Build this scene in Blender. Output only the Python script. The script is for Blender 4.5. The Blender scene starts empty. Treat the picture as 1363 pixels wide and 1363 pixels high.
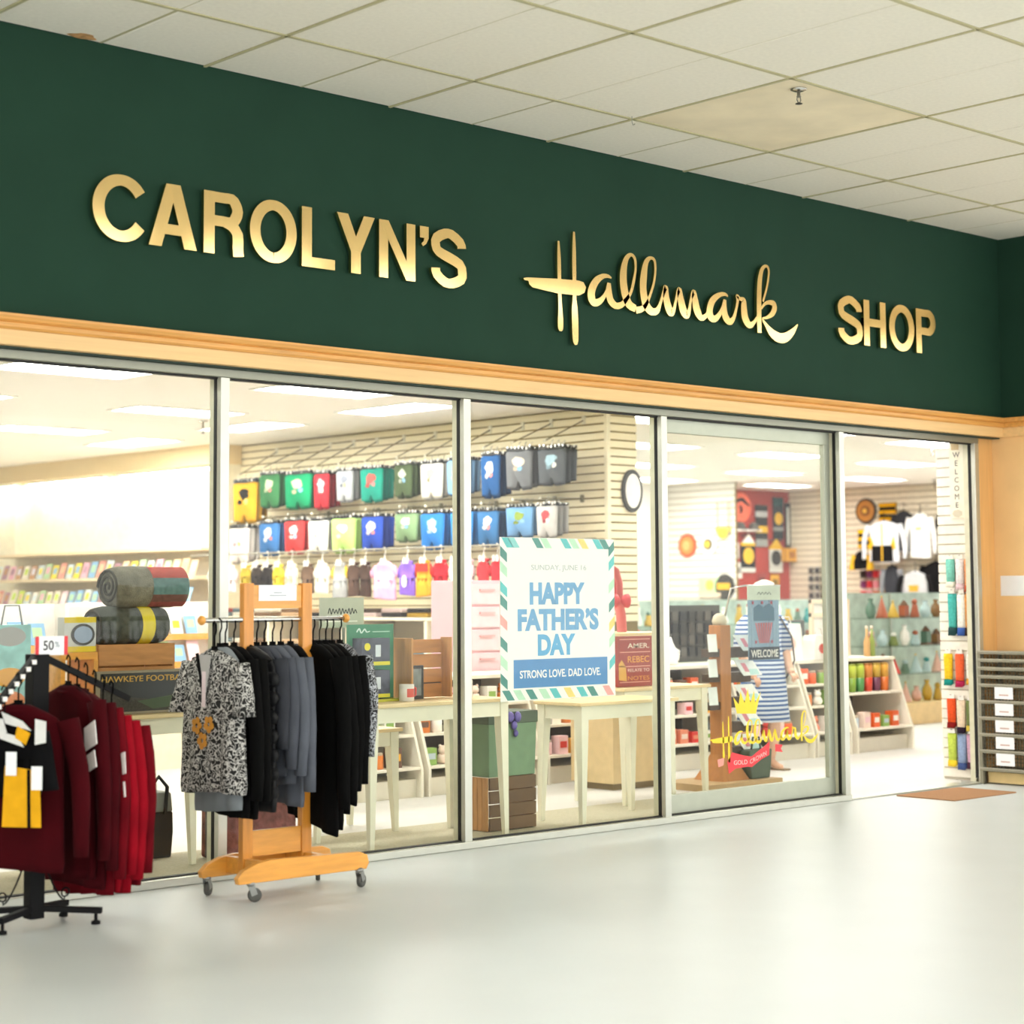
import bpy, bmesh, math, random
from mathutils import Vector, Matrix
S = bpy.context.scene
# ------------------------------------------------------------------ camera
RT = Vector((0.7325, -0.6807, -0.0063)); FW = Vector((0.6788, 0.7300, 0.0798))
cd = bpy.data.cameras.new('camera'); cam = bpy.data.objects.new('camera', cd); S.collection.objects.link(cam)
fwv = FW.normalized(); upv = RT.cross(fwv).normalized(); rtv = fwv.cross(upv)
cam.matrix_world = Matrix(((rtv.x, upv.x, -fwv.x, -4.4355), (rtv.y, upv.y, -fwv.y, -8.3482), (rtv.z, upv.z, -fwv.z, 1.4548), (0, 0, 0, 1)))
cd.sensor_width = 36.0; cd.lens = 2511.0 / 1363 * 36
cd.shift_x = (681.5 - 695.32) / 1363; cd.shift_y = (591.82 - 681.5) / 1363
cd.clip_end = 200
cd.dof.use_dof = True; cd.dof.focus_distance = 11.3; cd.dof.aperture_fstop = 1.9
S.camera = cam
# ------------------------------------------------------------------ world, exposure
W = bpy.data.worlds.new('world'); S.world = W; W.use_nodes = True
WORLD_BG = (1.0, 1.0, 0.99); WORLD_ST = 1.85
W.node_tree.nodes['Background'].inputs[0].default_value = WORLD_BG + (1,)
W.node_tree.nodes['Background'].inputs[1].default_value = WORLD_ST
MALL_LIGHT = 4.6; STORE_LIGHT = 13.0; VALANCE = 26.0
S.view_settings.view_transform = 'Standard'; S.view_settings.look = 'None'
S.view_settings.exposure = 1.07; S.view_settings.gamma = 1.0; S.view_settings.use_curve_mapping = False
try:
    S.cycles.max_bounces = 8; S.cycles.transparent_max_bounces = 24; S.cycles.use_denoising = True
    S.cycles.sample_clamp_indirect = 8.0
except Exception: pass
C = S.collection; PI = math.pi; rnd = random.Random(7)
# ------------------------------------------------------------------ materials
def lin(c):
    c = c.lstrip('#'); v = [int(c[i:i+2], 16)/255 for i in (0, 2, 4)]
    return tuple(x/12.92 if x <= .04045 else ((x+.055)/1.055)**2.4 for x in v)
MC = {}
def M(col, rough=.6, metal=0.0, var=.06, scale=14.0, bump=0.0, bscale=60.0, stretch=None, coat=0.0, spec=.5):
    key = (col, rough, metal, var, scale, bump, bscale, stretch, coat, spec)
    if key in MC: return MC[key]
    m = bpy.data.materials.new('mat_' + col.strip('#')); m.use_nodes = True; nt = m.node_tree; N = nt.nodes; L = nt.links
    b = N['Principled BSDF']; b.inputs['Roughness'].default_value = rough; b.inputs['Metallic'].default_value = metal
    b.inputs['Specular IOR Level'].default_value = spec if rough < .78 else min(spec, .12)
    if coat: b.inputs['Coat Weight'].default_value = coat; b.inputs['Coat Roughness'].default_value = .08
    c = lin(col); tc = N.new('ShaderNodeTexCoord'); mp = N.new('ShaderNodeMapping')
    L.new(tc.outputs['Object'], mp.inputs[0])
    if stretch: mp.inputs['Scale'].default_value = stretch
    nz = N.new('ShaderNodeTexNoise'); nz.inputs['Scale'].default_value = scale; nz.inputs['Detail'].default_value = 4
    L.new(mp.outputs[0], nz.inputs['Vector'])
    rp = N.new('ShaderNodeValToRGB'); rp.color_ramp.elements[0].position = .3; rp.color_ramp.elements[1].position = .7
    rp.color_ramp.elements[0].color = tuple(max(0, x*(1-var)) for x in c) + (1,)
    rp.color_ramp.elements[1].color = tuple(min(1, x*(1+var)) for x in c) + (1,)
    L.new(nz.outputs['Fac'], rp.inputs[0]); L.new(rp.outputs[0], b.inputs['Base Color'])
    if bump:
        n2 = N.new('ShaderNodeTexNoise'); n2.inputs['Scale'].default_value = bscale; L.new(mp.outputs[0], n2.inputs['Vector'])
        bp = N.new('ShaderNodeBump'); bp.inputs['Strength'].default_value = bump; bp.inputs['Distance'].default_value = .01
        L.new(n2.outputs['Fac'], bp.inputs['Height']); L.new(bp.outputs[0], b.inputs['Normal'])
    MC[key] = m; return m
def emis(name, col, st):
    m = bpy.data.materials.new(name); m.use_nodes = True; nt = m.node_tree; nt.nodes.clear()
    e = nt.nodes.new('ShaderNodeEmission'); o = nt.nodes.new('ShaderNodeOutputMaterial')
    e.inputs[0].default_value = col + (1,); e.inputs[1].default_value = st; nt.links.new(e.outputs[0], o.inputs[0]); return m
def glassmat(name, tint, refl=.04):
    m = bpy.data.materials.new(name); m.use_nodes = True; nt = m.node_tree; nt.nodes.clear(); N = nt.nodes; L = nt.links
    o = N.new('ShaderNodeOutputMaterial'); mx = N.new('ShaderNodeMixShader'); t = N.new('ShaderNodeBsdfTransparent'); g = N.new('ShaderNodeBsdfGlossy')
    lw = N.new('ShaderNodeLayerWeight'); lw.inputs[0].default_value = .5
    p = N.new('ShaderNodeMath'); p.operation = 'POWER'; p.inputs[1].default_value = 5; L.new(lw.outputs['Facing'], p.inputs[0])
    a = N.new('ShaderNodeMath'); a.operation = 'MULTIPLY_ADD'; a.inputs[1].default_value = .8; a.inputs[2].default_value = refl; L.new(p.outputs[0], a.inputs[0])
    t.inputs[0].default_value = tint + (1,); g.inputs['Roughness'].default_value = .02
    L.new(a.outputs[0], mx.inputs[0]); L.new(t.outputs[0], mx.inputs[1]); L.new(g.outputs[0], mx.inputs[2]); L.new(mx.outputs[0], o.inputs[0]); return m
def spots(name, c1, c2, scale):
    m = bpy.data.materials.new(name); m.use_nodes = True; nt = m.node_tree; N = nt.nodes; L = nt.links; b = N['Principled BSDF']; b.inputs['Roughness'].default_value = .85
    tc = N.new('ShaderNodeTexCoord'); nz = N.new('ShaderNodeTexNoise'); nz.inputs['Scale'].default_value = scale*.7; nz.inputs['Detail'].default_value = 1
    L.new(tc.outputs['Object'], nz.inputs['Vector'])
    ad = N.new('ShaderNodeMix'); ad.data_type = 'RGBA'; ad.inputs[0].default_value = .12; L.new(tc.outputs['Object'], ad.inputs[6]); L.new(nz.outputs['Color'], ad.inputs[7])
    v = N.new('ShaderNodeTexVoronoi'); v.inputs['Scale'].default_value = scale; v.feature = 'DISTANCE_TO_EDGE'; L.new(ad.outputs[2], v.inputs['Vector'])
    r = N.new('ShaderNodeValToRGB'); r.color_ramp.interpolation = 'LINEAR'
    r.color_ramp.elements[0].position = .055; r.color_ramp.elements[0].color = lin(c1)+(1,); r.color_ramp.elements[1].position = .10; r.color_ramp.elements[1].color = lin(c2)+(1,)
    L.new(v.outputs['Distance'], r.inputs[0]); L.new(r.outputs[0], b.inputs['Base Color']); return m
def stripes(name, c1, c2, freq, axis='Z'):
    m = bpy.data.materials.new(name); m.use_nodes = True; nt = m.node_tree; N = nt.nodes; L = nt.links; b = N['Principled BSDF']; b.inputs['Roughness'].default_value = .85
    tc = N.new('ShaderNodeTexCoord'); w = N.new('ShaderNodeTexWave'); w.bands_direction = axis; w.inputs['Scale'].default_value = freq; w.inputs['Distortion'].default_value = .3
    L.new(tc.outputs['Object'], w.inputs['Vector']); r = N.new('ShaderNodeValToRGB')
    r.color_ramp.elements[0].position = .45; r.color_ramp.elements[0].color = lin(c1)+(1,); r.color_ramp.elements[1].position = .6; r.color_ramp.elements[1].color = lin(c2)+(1,)
    L.new(w.outputs['Fac'], r.inputs[0]); L.new(r.outputs[0], b.inputs['Base Color']); return m
# ------------------------------------------------------------------ mesh builder
WLD = set()
FY = lambda x, y, z: (Vector((x, y, z)), Vector((1, 0, 0)), Vector((0, 0, 1)), Vector((0, -1, 0)))     # panel seen from the mall
FX = lambda x, y, z: (Vector((x, y, z)), Vector((0, -1, 0)), Vector((0, 0, 1)), Vector((-1, 0, 0)))    # panel on a wall that faces -X
def FR(x, y, z, a):      # upright panel whose normal is turned by a about Z from -Y
    c, s = math.cos(a), math.sin(a); return (Vector((x, y, z)), Vector((c, s, 0)), Vector((0, 0, 1)), Vector((s, -c, 0)))
class B:
    def __init__(s): s.v = []; s.f = []
    def add(s, vs, fs):
        k = len(s.v); s.v += [tuple(p) for p in vs]; s.f += [tuple(i+k for i in f) for f in fs]; return s
    def box(s, x0, x1, y0, y1, z0, z1):
        return s.add([(x0,y0,z0),(x1,y0,z0),(x1,y1,z0),(x0,y1,z0),(x0,y0,z1),(x1,y0,z1),(x1,y1,z1),(x0,y1,z1)],
                     [(0,3,2,1),(4,5,6,7),(0,1,5,4),(1,2,6,5),(2,3,7,6),(3,0,4,7)])
    def cbox(s, c, d): return s.box(c[0]-d[0]/2, c[0]+d[0]/2, c[1]-d[1]/2, c[1]+d[1]/2, c[2]-d[2]/2, c[2]+d[2]/2)
    def obox(s, F, u0, u1, v0, v1, n0, n1): return s.prism([(u0,v0),(u1,v0),(u1,v1),(u0,v1)], F, n0, n1)
    def prism(s, poly, F, n0, n1):
        O, U, V, N = F; n = len(poly); a = sum(poly[i][0]*poly[(i+1) % n][1]-poly[(i+1) % n][0]*poly[i][1] for i in range(n))
        if a < 0: poly = poly[::-1]
        vs = [O+U*u+V*v+N*n0 for u, v in poly] + [O+U*u+V*v+N*n1 for u, v in poly]
        fs = [tuple(range(n))[::-1], tuple(range(n, 2*n))] + [(i, (i+1) % n, n+(i+1) % n, n+i) for i in range(n)]
        return s.add(vs, fs)
    def pillow(s, poly, F, t, shrink=.86, n0=0.0):
        """a soft panel: thin at its outline, thicker towards its middle"""
        O, U, V, N = F; n = len(poly); a = sum(poly[i][0]*poly[(i+1) % n][1]-poly[(i+1) % n][0]*poly[i][1] for i in range(n))
        if a < 0: poly = poly[::-1]
        cu = sum(p[0] for p in poly)/n; cv = sum(p[1] for p in poly)/n
        inn = [(cu+(u-cu)*shrink, cv+(v-cv)*shrink) for u, v in poly]
        vs = [O+U*u+V*v+N*(n0-t/2) for u, v in inn]+[O+U*u+V*v+N*n0 for u, v in poly]+[O+U*u+V*v+N*(n0+t/2) for u, v in inn]
        fs = [tuple(range(n))[::-1], tuple(range(2*n, 3*n))]
        for q in (0, n): fs += [(q+i, q+(i+1) % n, q+n+(i+1) % n, q+n+i) for i in range(n)]
        return s.add(vs, fs)
    def tube(s, pts, r, n=8, cap=True):
        pts = [Vector(p) for p in pts]; rs = r if isinstance(r, (list, tuple)) else [r]*len(pts); vs = []; fs = []
        pu = None
        for i, p in enumerate(pts):
            d = (pts[min(i+1, len(pts)-1)]-pts[max(i-1, 0)]).normalized()
            if pu is None: pu = d.orthogonal().normalized()
            pu = (pu-d*pu.dot(d)).normalized(); w = d.cross(pu)
            vs += [p+(pu*math.cos(2*PI*k/n)+w*math.sin(2*PI*k/n))*rs[i] for k in range(n)]
        for i in range(len(pts)-1):
            for k in range(n): fs.append((i*n+k, i*n+(k+1) % n, (i+1)*n+(k+1) % n, (i+1)*n+k))
        if cap: fs += [tuple(range(n))[::-1], tuple(range((len(pts)-1)*n, len(pts)*n))]
        return s.add(vs, fs)
    def bar(s, p, q, w, h):
        """rectangular bar from p to q, w across, h tall"""
        p = Vector(p); q = Vector(q); d = (q-p).normalized(); u = d.cross(Vector((0, 0, 1)))
        u = Vector((1, 0, 0)) if u.length < 1e-4 else u.normalized(); v = u.cross(d)
        vs = [e+u*a*w/2+v*b*h/2 for e in (p, q) for a, b in ((-1,-1),(1,-1),(1,1),(-1,1))]
        return s.add(vs, [(3,2,1,0),(4,5,6,7),(0,1,5,4),(1,2,6,5),(2,3,7,6),(3,0,4,7)])
    def loft(s, rings, cap=True):
        n = len(rings[0]); vs = [p for r in rings for p in r]; fs = []
        for i in range(len(rings)-1):
            for k in range(n): fs.append((i*n+k, i*n+(k+1) % n, (i+1)*n+(k+1) % n, (i+1)*n+k))
        if cap: fs += [tuple(range(n))[::-1], tuple(range((len(rings)-1)*n, len(rings)*n))]
        return s.add(vs, fs)
    def lathe(s, c, prof, n=16):
        return s.loft([[(c[0]+r*math.cos(2*PI*k/n), c[1]+r*math.sin(2*PI*k/n), c[2]+z) for k in range(n)] for r, z in prof])
    def disc(s, F, ru, rv, n0, n1, n=24): return s.prism([(ru*math.cos(2*PI*k/n), rv*math.sin(2*PI*k/n)) for k in range(n)], F, n0, n1)
    def mesh(s, name):
        m = bpy.data.meshes.new(name); m.from_pydata(s.v, [], s.f); m.update(); return m
def props(o, label=None, cat=None, group=None, kind=None):
    for k, v in (('label', label), ('category', cat), ('group', group), ('kind', kind)):
        if v: o[k] = v
    return o
def root_of(o):
    while o.parent: o = o.parent
    return o
def put(b, name, mat, parent=None, smooth=False, bevel=0.0, local=False, sub=0, **kw):
    """links the builder's shapes as ONE mesh object; world coordinates unless local"""
    me = b.mesh(name) if isinstance(b, B) else b
    o = bpy.data.objects.new(name, me); C.objects.link(o)
    if mat: me.materials.append(mat)
    if parent:
        o.parent = parent; r = root_of(parent)
        if r in WLD and not local: me.transform(Matrix.Translation(-r.location))
    elif not local:
        xs = [v.co for v in me.vertices]; lo = [min(v[i] for v in xs) for i in range(3)]; hi = [max(v[i] for v in xs) for i in range(3)]
        c = Vector(((lo[0]+hi[0])/2, (lo[1]+hi[1])/2, lo[2])); me.transform(Matrix.Translation(-c)); o.location = c; WLD.add(o)
    if smooth:
        for p in me.polygons: p.use_smooth = True
    if bevel:
        md = o.modifiers.new('bevel', 'BEVEL'); md.width = bevel; md.segments = 2; md.limit_method = 'ANGLE'; md.angle_limit = .6
    if sub: md = o.modifiers.new('sub', 'SUBSURF'); md.levels = sub; md.render_levels = sub
    return props(o, **kw)
def thing(name, label, cat, loc=(0,0,0), rz=0.0, group=None, world=True):
    o = bpy.data.objects.new(name, None); C.objects.link(o); o.location = loc; o.rotation_euler = (0, 0, rz); o.empty_display_size = .1
    if world: WLD.add(o)
    return props(o, label, cat, group)
def dup(root, loc, rz=None, label=None, group=None):
    r = root.copy(); C.objects.link(r); r.location = loc
    if rz is not None: r.rotation_euler = (0, 0, rz)
    props(r, label, None, group)
    for ch in list(root.children):
        c = ch.copy(); C.objects.link(c); c.parent = r
        for g in ch.children: d = g.copy(); C.objects.link(d); d.parent = c
    return r
def text(body, F, h, name, mat, parent=None, width=None, n0=0.0, depth=.002, bold=0.0, fit=None, center=False, **kw):
    """lettering as flat geometry on the frame F; h = cap height"""
    cu = bpy.data.curves.new('txt', 'FONT'); cu.body = body; cu.size = 1.0; cu.offset = bold; cu.extrude = .5; cu.resolution_u = 4
    o = bpy.data.objects.new('txt', cu); C.objects.link(o); dg = bpy.context.evaluated_depsgraph_get()
    me = bpy.data.meshes.new_from_object(o.evaluated_get(dg)); bpy.data.objects.remove(o)
    me.name = name
    vs = [v.co.copy() for v in me.vertices]; x0 = min(v.x for v in vs); x1 = max(v.x for v in vs); y0 = min(v.y for v in vs); y1 = max(v.y for v in vs)
    if fit: sx = (fit[0])/(x1-x0); sy = fit[1]/(y1-y0); oy = y0
    else: sy = h/(y1-y0); sx = (width/(x1-x0)) if width else sy; oy = y0
    O, U, V, N = F; cx = (x0+x1)/2 if center else x0
    for v, p in zip(me.vertices, vs): v.co = O+U*((p.x-cx)*sx)+V*((p.y-oy)*sy)+N*(n0+(p.z+.5)*depth)
    me.update()
    return put(me, name, mat, parent, **kw)
ORD = 'first second third fourth fifth sixth seventh eighth ninth tenth eleventh twelfth thirteenth fourteenth fifteenth sixteenth seventeenth eighteenth nineteenth twentieth'.split()
def catmull(pts, k=6):
    out = []; n = len(pts)
    for i in range(n-1):
        p = [pts[max(i-1, 0)], pts[i], pts[i+1], pts[min(i+2, n-1)]]
        for j in range(k):
            t = j/k; out.append(tuple(.5*((2*p[1][a])+(-p[0][a]+p[2][a])*t+(2*p[0][a]-5*p[1][a]+4*p[2][a]-p[3][a])*t*t+(-p[0][a]+3*p[1][a]-3*p[2][a]+p[3][a])*t**3) for a in range(len(pts[0]))))
    out.append(tuple(pts[-1])); return out
# ------------------------------------------------------------------ shared materials
WOOD = M('#D69B50', .42, var=.14, scale=5, stretch=(.6, 6, 14), coat=.2); WOODL = M('#E6BE84', .5, var=.07, scale=4, stretch=(.5, 6, 12))
ALU = M('#C2C3B8', .35, .75, var=.03); ALUD = M('#8F9082', .4, .6, var=.03); BLACK = M('#0B0906', .6, var=.05)
GREEN = M('#1F3B2D', .7, var=.05, scale=3, bump=.06, bscale=220, spec=.12)
CREAMP = M('#E8E2CB', .55, var=.03); WHITE = M('#F0EEE8', .5, var=.03)
TAN = M('#EDC48A', .7, var=.05, scale=3)
STEEL = M('#C9C9C4', .25, .9, var=.03)
# ------------------------------------------------------------------ mall hall
fl = M('#C8CDCC', .36, var=.02, scale=2.2, bump=.02, bscale=5, spec=.22)
put(B().box(-16, 22, -18, 0.03, -.06, 0), 'floor', fl, kind='structure', label='glossy cream vinyl floor of the mall hall')
HC = 4.23
cl = put(B().box(-16, 22, -18, .6, HC+.03, HC+.12), 'ceiling', M('#B9B294', .8), kind='structure', label='suspended ceiling of the mall hall')
TILE = M('#F1ECDF', .85, var=.03, scale=40, bump=.15, bscale=150); STAIN = M('#EFE2C6', .85, var=.09, scale=2.5, bump=.1, bscale=150)
GRID = M('#BDB68F', .5)
rows = [(-.12, -.85)] + [(-.85-1.178*i, -.85-1.178*(i+1)) for i in range(8)]
tmesh = {}
def tile(x0, x1, y0, y1, mat, nm='ceiling_tile', drop=0.0):
    k = (round(x1-x0, 3), round(y0-y1, 3), mat.name)
    if k not in tmesh:
        w, d = x1-x0, y0-y1; b = B()
        b.loft([[(-w/2, -d/2, .03), (w/2, -d/2, .03), (w/2, d/2, .03), (-w/2, d/2, .03)], [(-w/2, -d/2, .004), (w/2, -d/2, .004), (w/2, d/2, .004), (-w/2, d/2, .004)],
                [(-w/2+.008, -d/2+.008, 0), (w/2-.008, -d/2+.008, 0), (w/2-.008, d/2-.008, 0), (-w/2+.008, d/2-.008, 0)]])
        b.f = [f[::-1] for f in b.f]; tmesh[k] = b.mesh('ceiling_tile'); tmesh[k].materials.append(mat)
    o = bpy.data.objects.new(nm, tmesh[k]); C.objects.link(o); o.parent = cl; r = cl.location
    o.location = ((x0+x1)/2-r[0], (y0+y1)/2-r[1], HC-drop-r[2]); return o
X0 = .34
for j, (ya, yb) in enumerate(rows):
    for i in range(-6, 17):
        x0, x1 = X0+.62*i, X0+.62*(i+1)
        if j == 1 and i == 5:
            tile(x0+.01, x1+.61, ya-.01, yb+.01, STAIN, 'stained_ceiling_tile')['label'] = 'water-stained beige panel around the sprinkler'
            continue
        if j == 1 and i == 6: continue
        if j >= 4 and yb < -4.4 and ya > -5.8 and i % 4 in (0, 1): continue
        odd = (i % 2 == 0) and j > 0      # faint joint on one side, wide T-bar on the other
        tile(x0+(.002 if odd else .009), x1-(.009 if odd else .002) if j > 0 else x1-.009, ya-.009, yb+.009, TILE)
g = B()
for ya, yb in rows: g.box(-3.4, 11, yb-.012, yb+.012, HC-.004, HC+.02)
for i in range(-6, 18): g.box(X0+.62*i-.009, X0+.62*i+.009, -10.3, -.12, HC+.0035 if i % 2 == 0 else HC-.004, HC+.02)
put(g, 'ceiling_grid', GRID, cl)
put(B().prism([(.21+.07*math.cos(a)*(1+.3*math.sin(3*a)), -.18+.045*math.sin(a)) for a in [2*PI*k/18 for k in range(18)]], (Vector((0, 0, HC-.001)), Vector((1, 0, 0)), Vector((0, 1, 0)), Vector((0, 0, -1))), 0, .001), 'water_stain', M('#C89A6A', .8, var=.3, scale=30), cl)
# sprinkler heads
def sprinkler(x, y, z, label, h=.09):
    t = thing('sprinkler_head', label, 'sprinkler', (x, y, z-h))
    put(B().lathe((x, y, z-.014), [(.045, .012), (.045, .006), (.03, 0)], 16), 'escutcheon', STEEL, t, True)
    put(B().lathe((x, y, z-h), [(.010, h-.014), (.010, h*.55), (.014, h*.5), (.008, h*.45)], 10), 'stem', M('#8A8578', .4, .8), t, True)
    for s in (-1, 1): put(B().tube([(x+s*.012, y, z-h*.5), (x+s*.017, y, z-h*.72), (x+s*.004, y, z-h*.9)], .003, 6), 'frame_arm', M('#8A8578', .4, .8), t)
    put(B().lathe((x, y, z-h), [(.004, .012), (.02, .006), (.02, .003), (.004, 0)], 12), 'deflector', M('#55524A', .4, .8), t, True)
sprinkler(3.637, -1.92, HC, 'chrome sprinkler head on the stained mall ceiling panel')
hk = B().tube([(3.386, -.89, HC), (3.386, -.89, HC-.03), (3.396, -.89, HC-.05), (3.41, -.89, HC-.04)], .003, 6)
put(hk, "ceiling_hook", STEEL, label="small bent wire hook on the mall ceiling grid", cat="hook")
# green fascia, pier on the right, wood trims
PX = 8.345
put(B().box(-16, PX, -.12, .28, 2.80, HC+.03), 'wall_fascia', GREEN, kind='structure', label='dark green fascia above the shop front')
put(B().box(PX, PX+.5, -.80, .28, 2.80, HC+.03), 'wall_pier_upper', GREEN, kind='structure', label='dark green upper part of the pier')
put(B().box(PX, PX+.5, -.80, .28, 0, 2.80), 'wall_pier', TAN, kind='structure', label='tan painted lower part of the pier')
put(B().box(PX+.5, 22, -.8, .28, 0, HC+.03), 'wall_beyond_pier', TAN, kind='structure')
def trim(nm, x0, x1, y0, y1, lab):
    t = B().box(x0, x1, y0, y1, 2.664, 2.738); o = put(t, nm, WOODL, kind='structure', bevel=.003, label=lab)
    return o
t1 = trim('trim_1', -16, PX, -.15, -.02, 'pale wood trim band under the fascia')
prof = [(0, 2.738), (-.155, 2.738), (-.165, 2.75), (-.165, 2.768), (-.158, 2.774), (-.17, 2.782), (-.18, 2.800), (-.18, 2.812), (0, 2.812)]
def mould(x0, x1, parent, along='x'):
    b = B(); n = len(prof)
    if along == 'x': b.add([(x0, y, z) for y, z in prof]+[(x1, y, z) for y, z in prof], [tuple(range(n)), tuple(range(n, 2*n))[::-1]]+[(i, n+i, n+(i+1) % n, (i+1) % n) for i in range(n)])
    else: b.add([(PX+y+.12, -.80, z) for y, z in prof]+[(PX+y+.12, -.12, z) for y, z in prof], [tuple(range(n))[::-1], tuple(range(n, 2*n))]+[(i, (i+1) % n, n+(i+1) % n, n+i) for i in range(n)])
    put(b, 'moulding', WOOD, parent)
mould(-16, PX, t1)
t2 = put(B().box(PX-.03, PX+.02, -.80, -.15, 2.664, 2.738), 'trim_2', WOODL, kind='structure', bevel=.003, label='pale wood trim turning onto the pier')
mould(0, 0, t2, 'y')
put(B().box(8.126, PX, -.03, .045, 0, 2.66), 'trim_3', M('#E0AE6E', .5, var=.08, scale=4, stretch=(10, 6, .5)), kind='structure', bevel=.006, label='tan wood door casing beside the pier')
put(B().box(-16, PX, -.10, .28, 2.655, 2.80), 'trim_4', M('#22382F', .7), kind='structure', label='dark strip painted as the shade of the recess above the shop front frame')  # solid box; its dark colour stands in for shade under the trim
# ------------------------------------------------------------------ shop front frame and glass
GL = glassmat('window_glass', (.96, .975, .96), .012)
def mullion(x, nm, lab):
    o = put(B().box(x, x+.056, -.05, -.012, .0, 2.6115), nm, ALU, kind='structure', bevel=.003, label=lab)
    put(B().box(x+.004, x+.056, .013, .06, .0, 2.6115), 'inner_face', M('#D9D6BE', .45, .3), o)
    put(B().box(x-.002, x+.056, -.012, .013, .04, 2.61), 'gasket', BLACK, o); return o
MX = [-.6, 1.12, 2.813, 4.51, 6.373, 8.07]
for i, x in enumerate(MX): mullion(x, 'trim_%d' % (5+i), 'aluminium mullion %s' % ('beyond the picture edge', 'between the first two windows', 'between the second and third windows', 'between the third window and the sliding door', 'at the closing edge of the sliding door', 'jamb on the pier side of the doorway')[i])
hd = put(B().box(-9, 8.125, -.05, .06, 2.612, 2.656), 'trim_12', ALUD, kind='structure', bevel=.003, label='aluminium header of the shop front')
put(B().box(-9, 8.07, -.02, .02, 2.603, 2.612), 'gasket', BLACK, hd)
sl = put(B().box(-9, 6.429, -.06, .06, 0, .042), 'trim_13', ALU, kind='structure', bevel=.004, label='aluminium sill of the shop front')
put(B().box(-9, 6.373, -.02, .02, .042, .048), 'gasket', BLACK, sl)
put(B().box(6.429, 8.07, -.06, .08, 0, .012), 'trim_14', ALU, kind='structure', bevel=.003, label='metal threshold of the open doorway')
for i, (a, b) in enumerate([(-9, -.6)]+[(MX[k]+.05, MX[k+1]) for k in range(3)]):
    w = put(B().box(a, b, -.003, .003, .045, 2.606), 'window_%d' % (i+1), GL, kind='structure', label=('fixed glass pane beyond the picture edge', 'fixed glass pane behind the red sweatshirts', 'fixed glass pane behind the wooden rack', 'fixed glass pane in front of the poster')[i])
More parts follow.
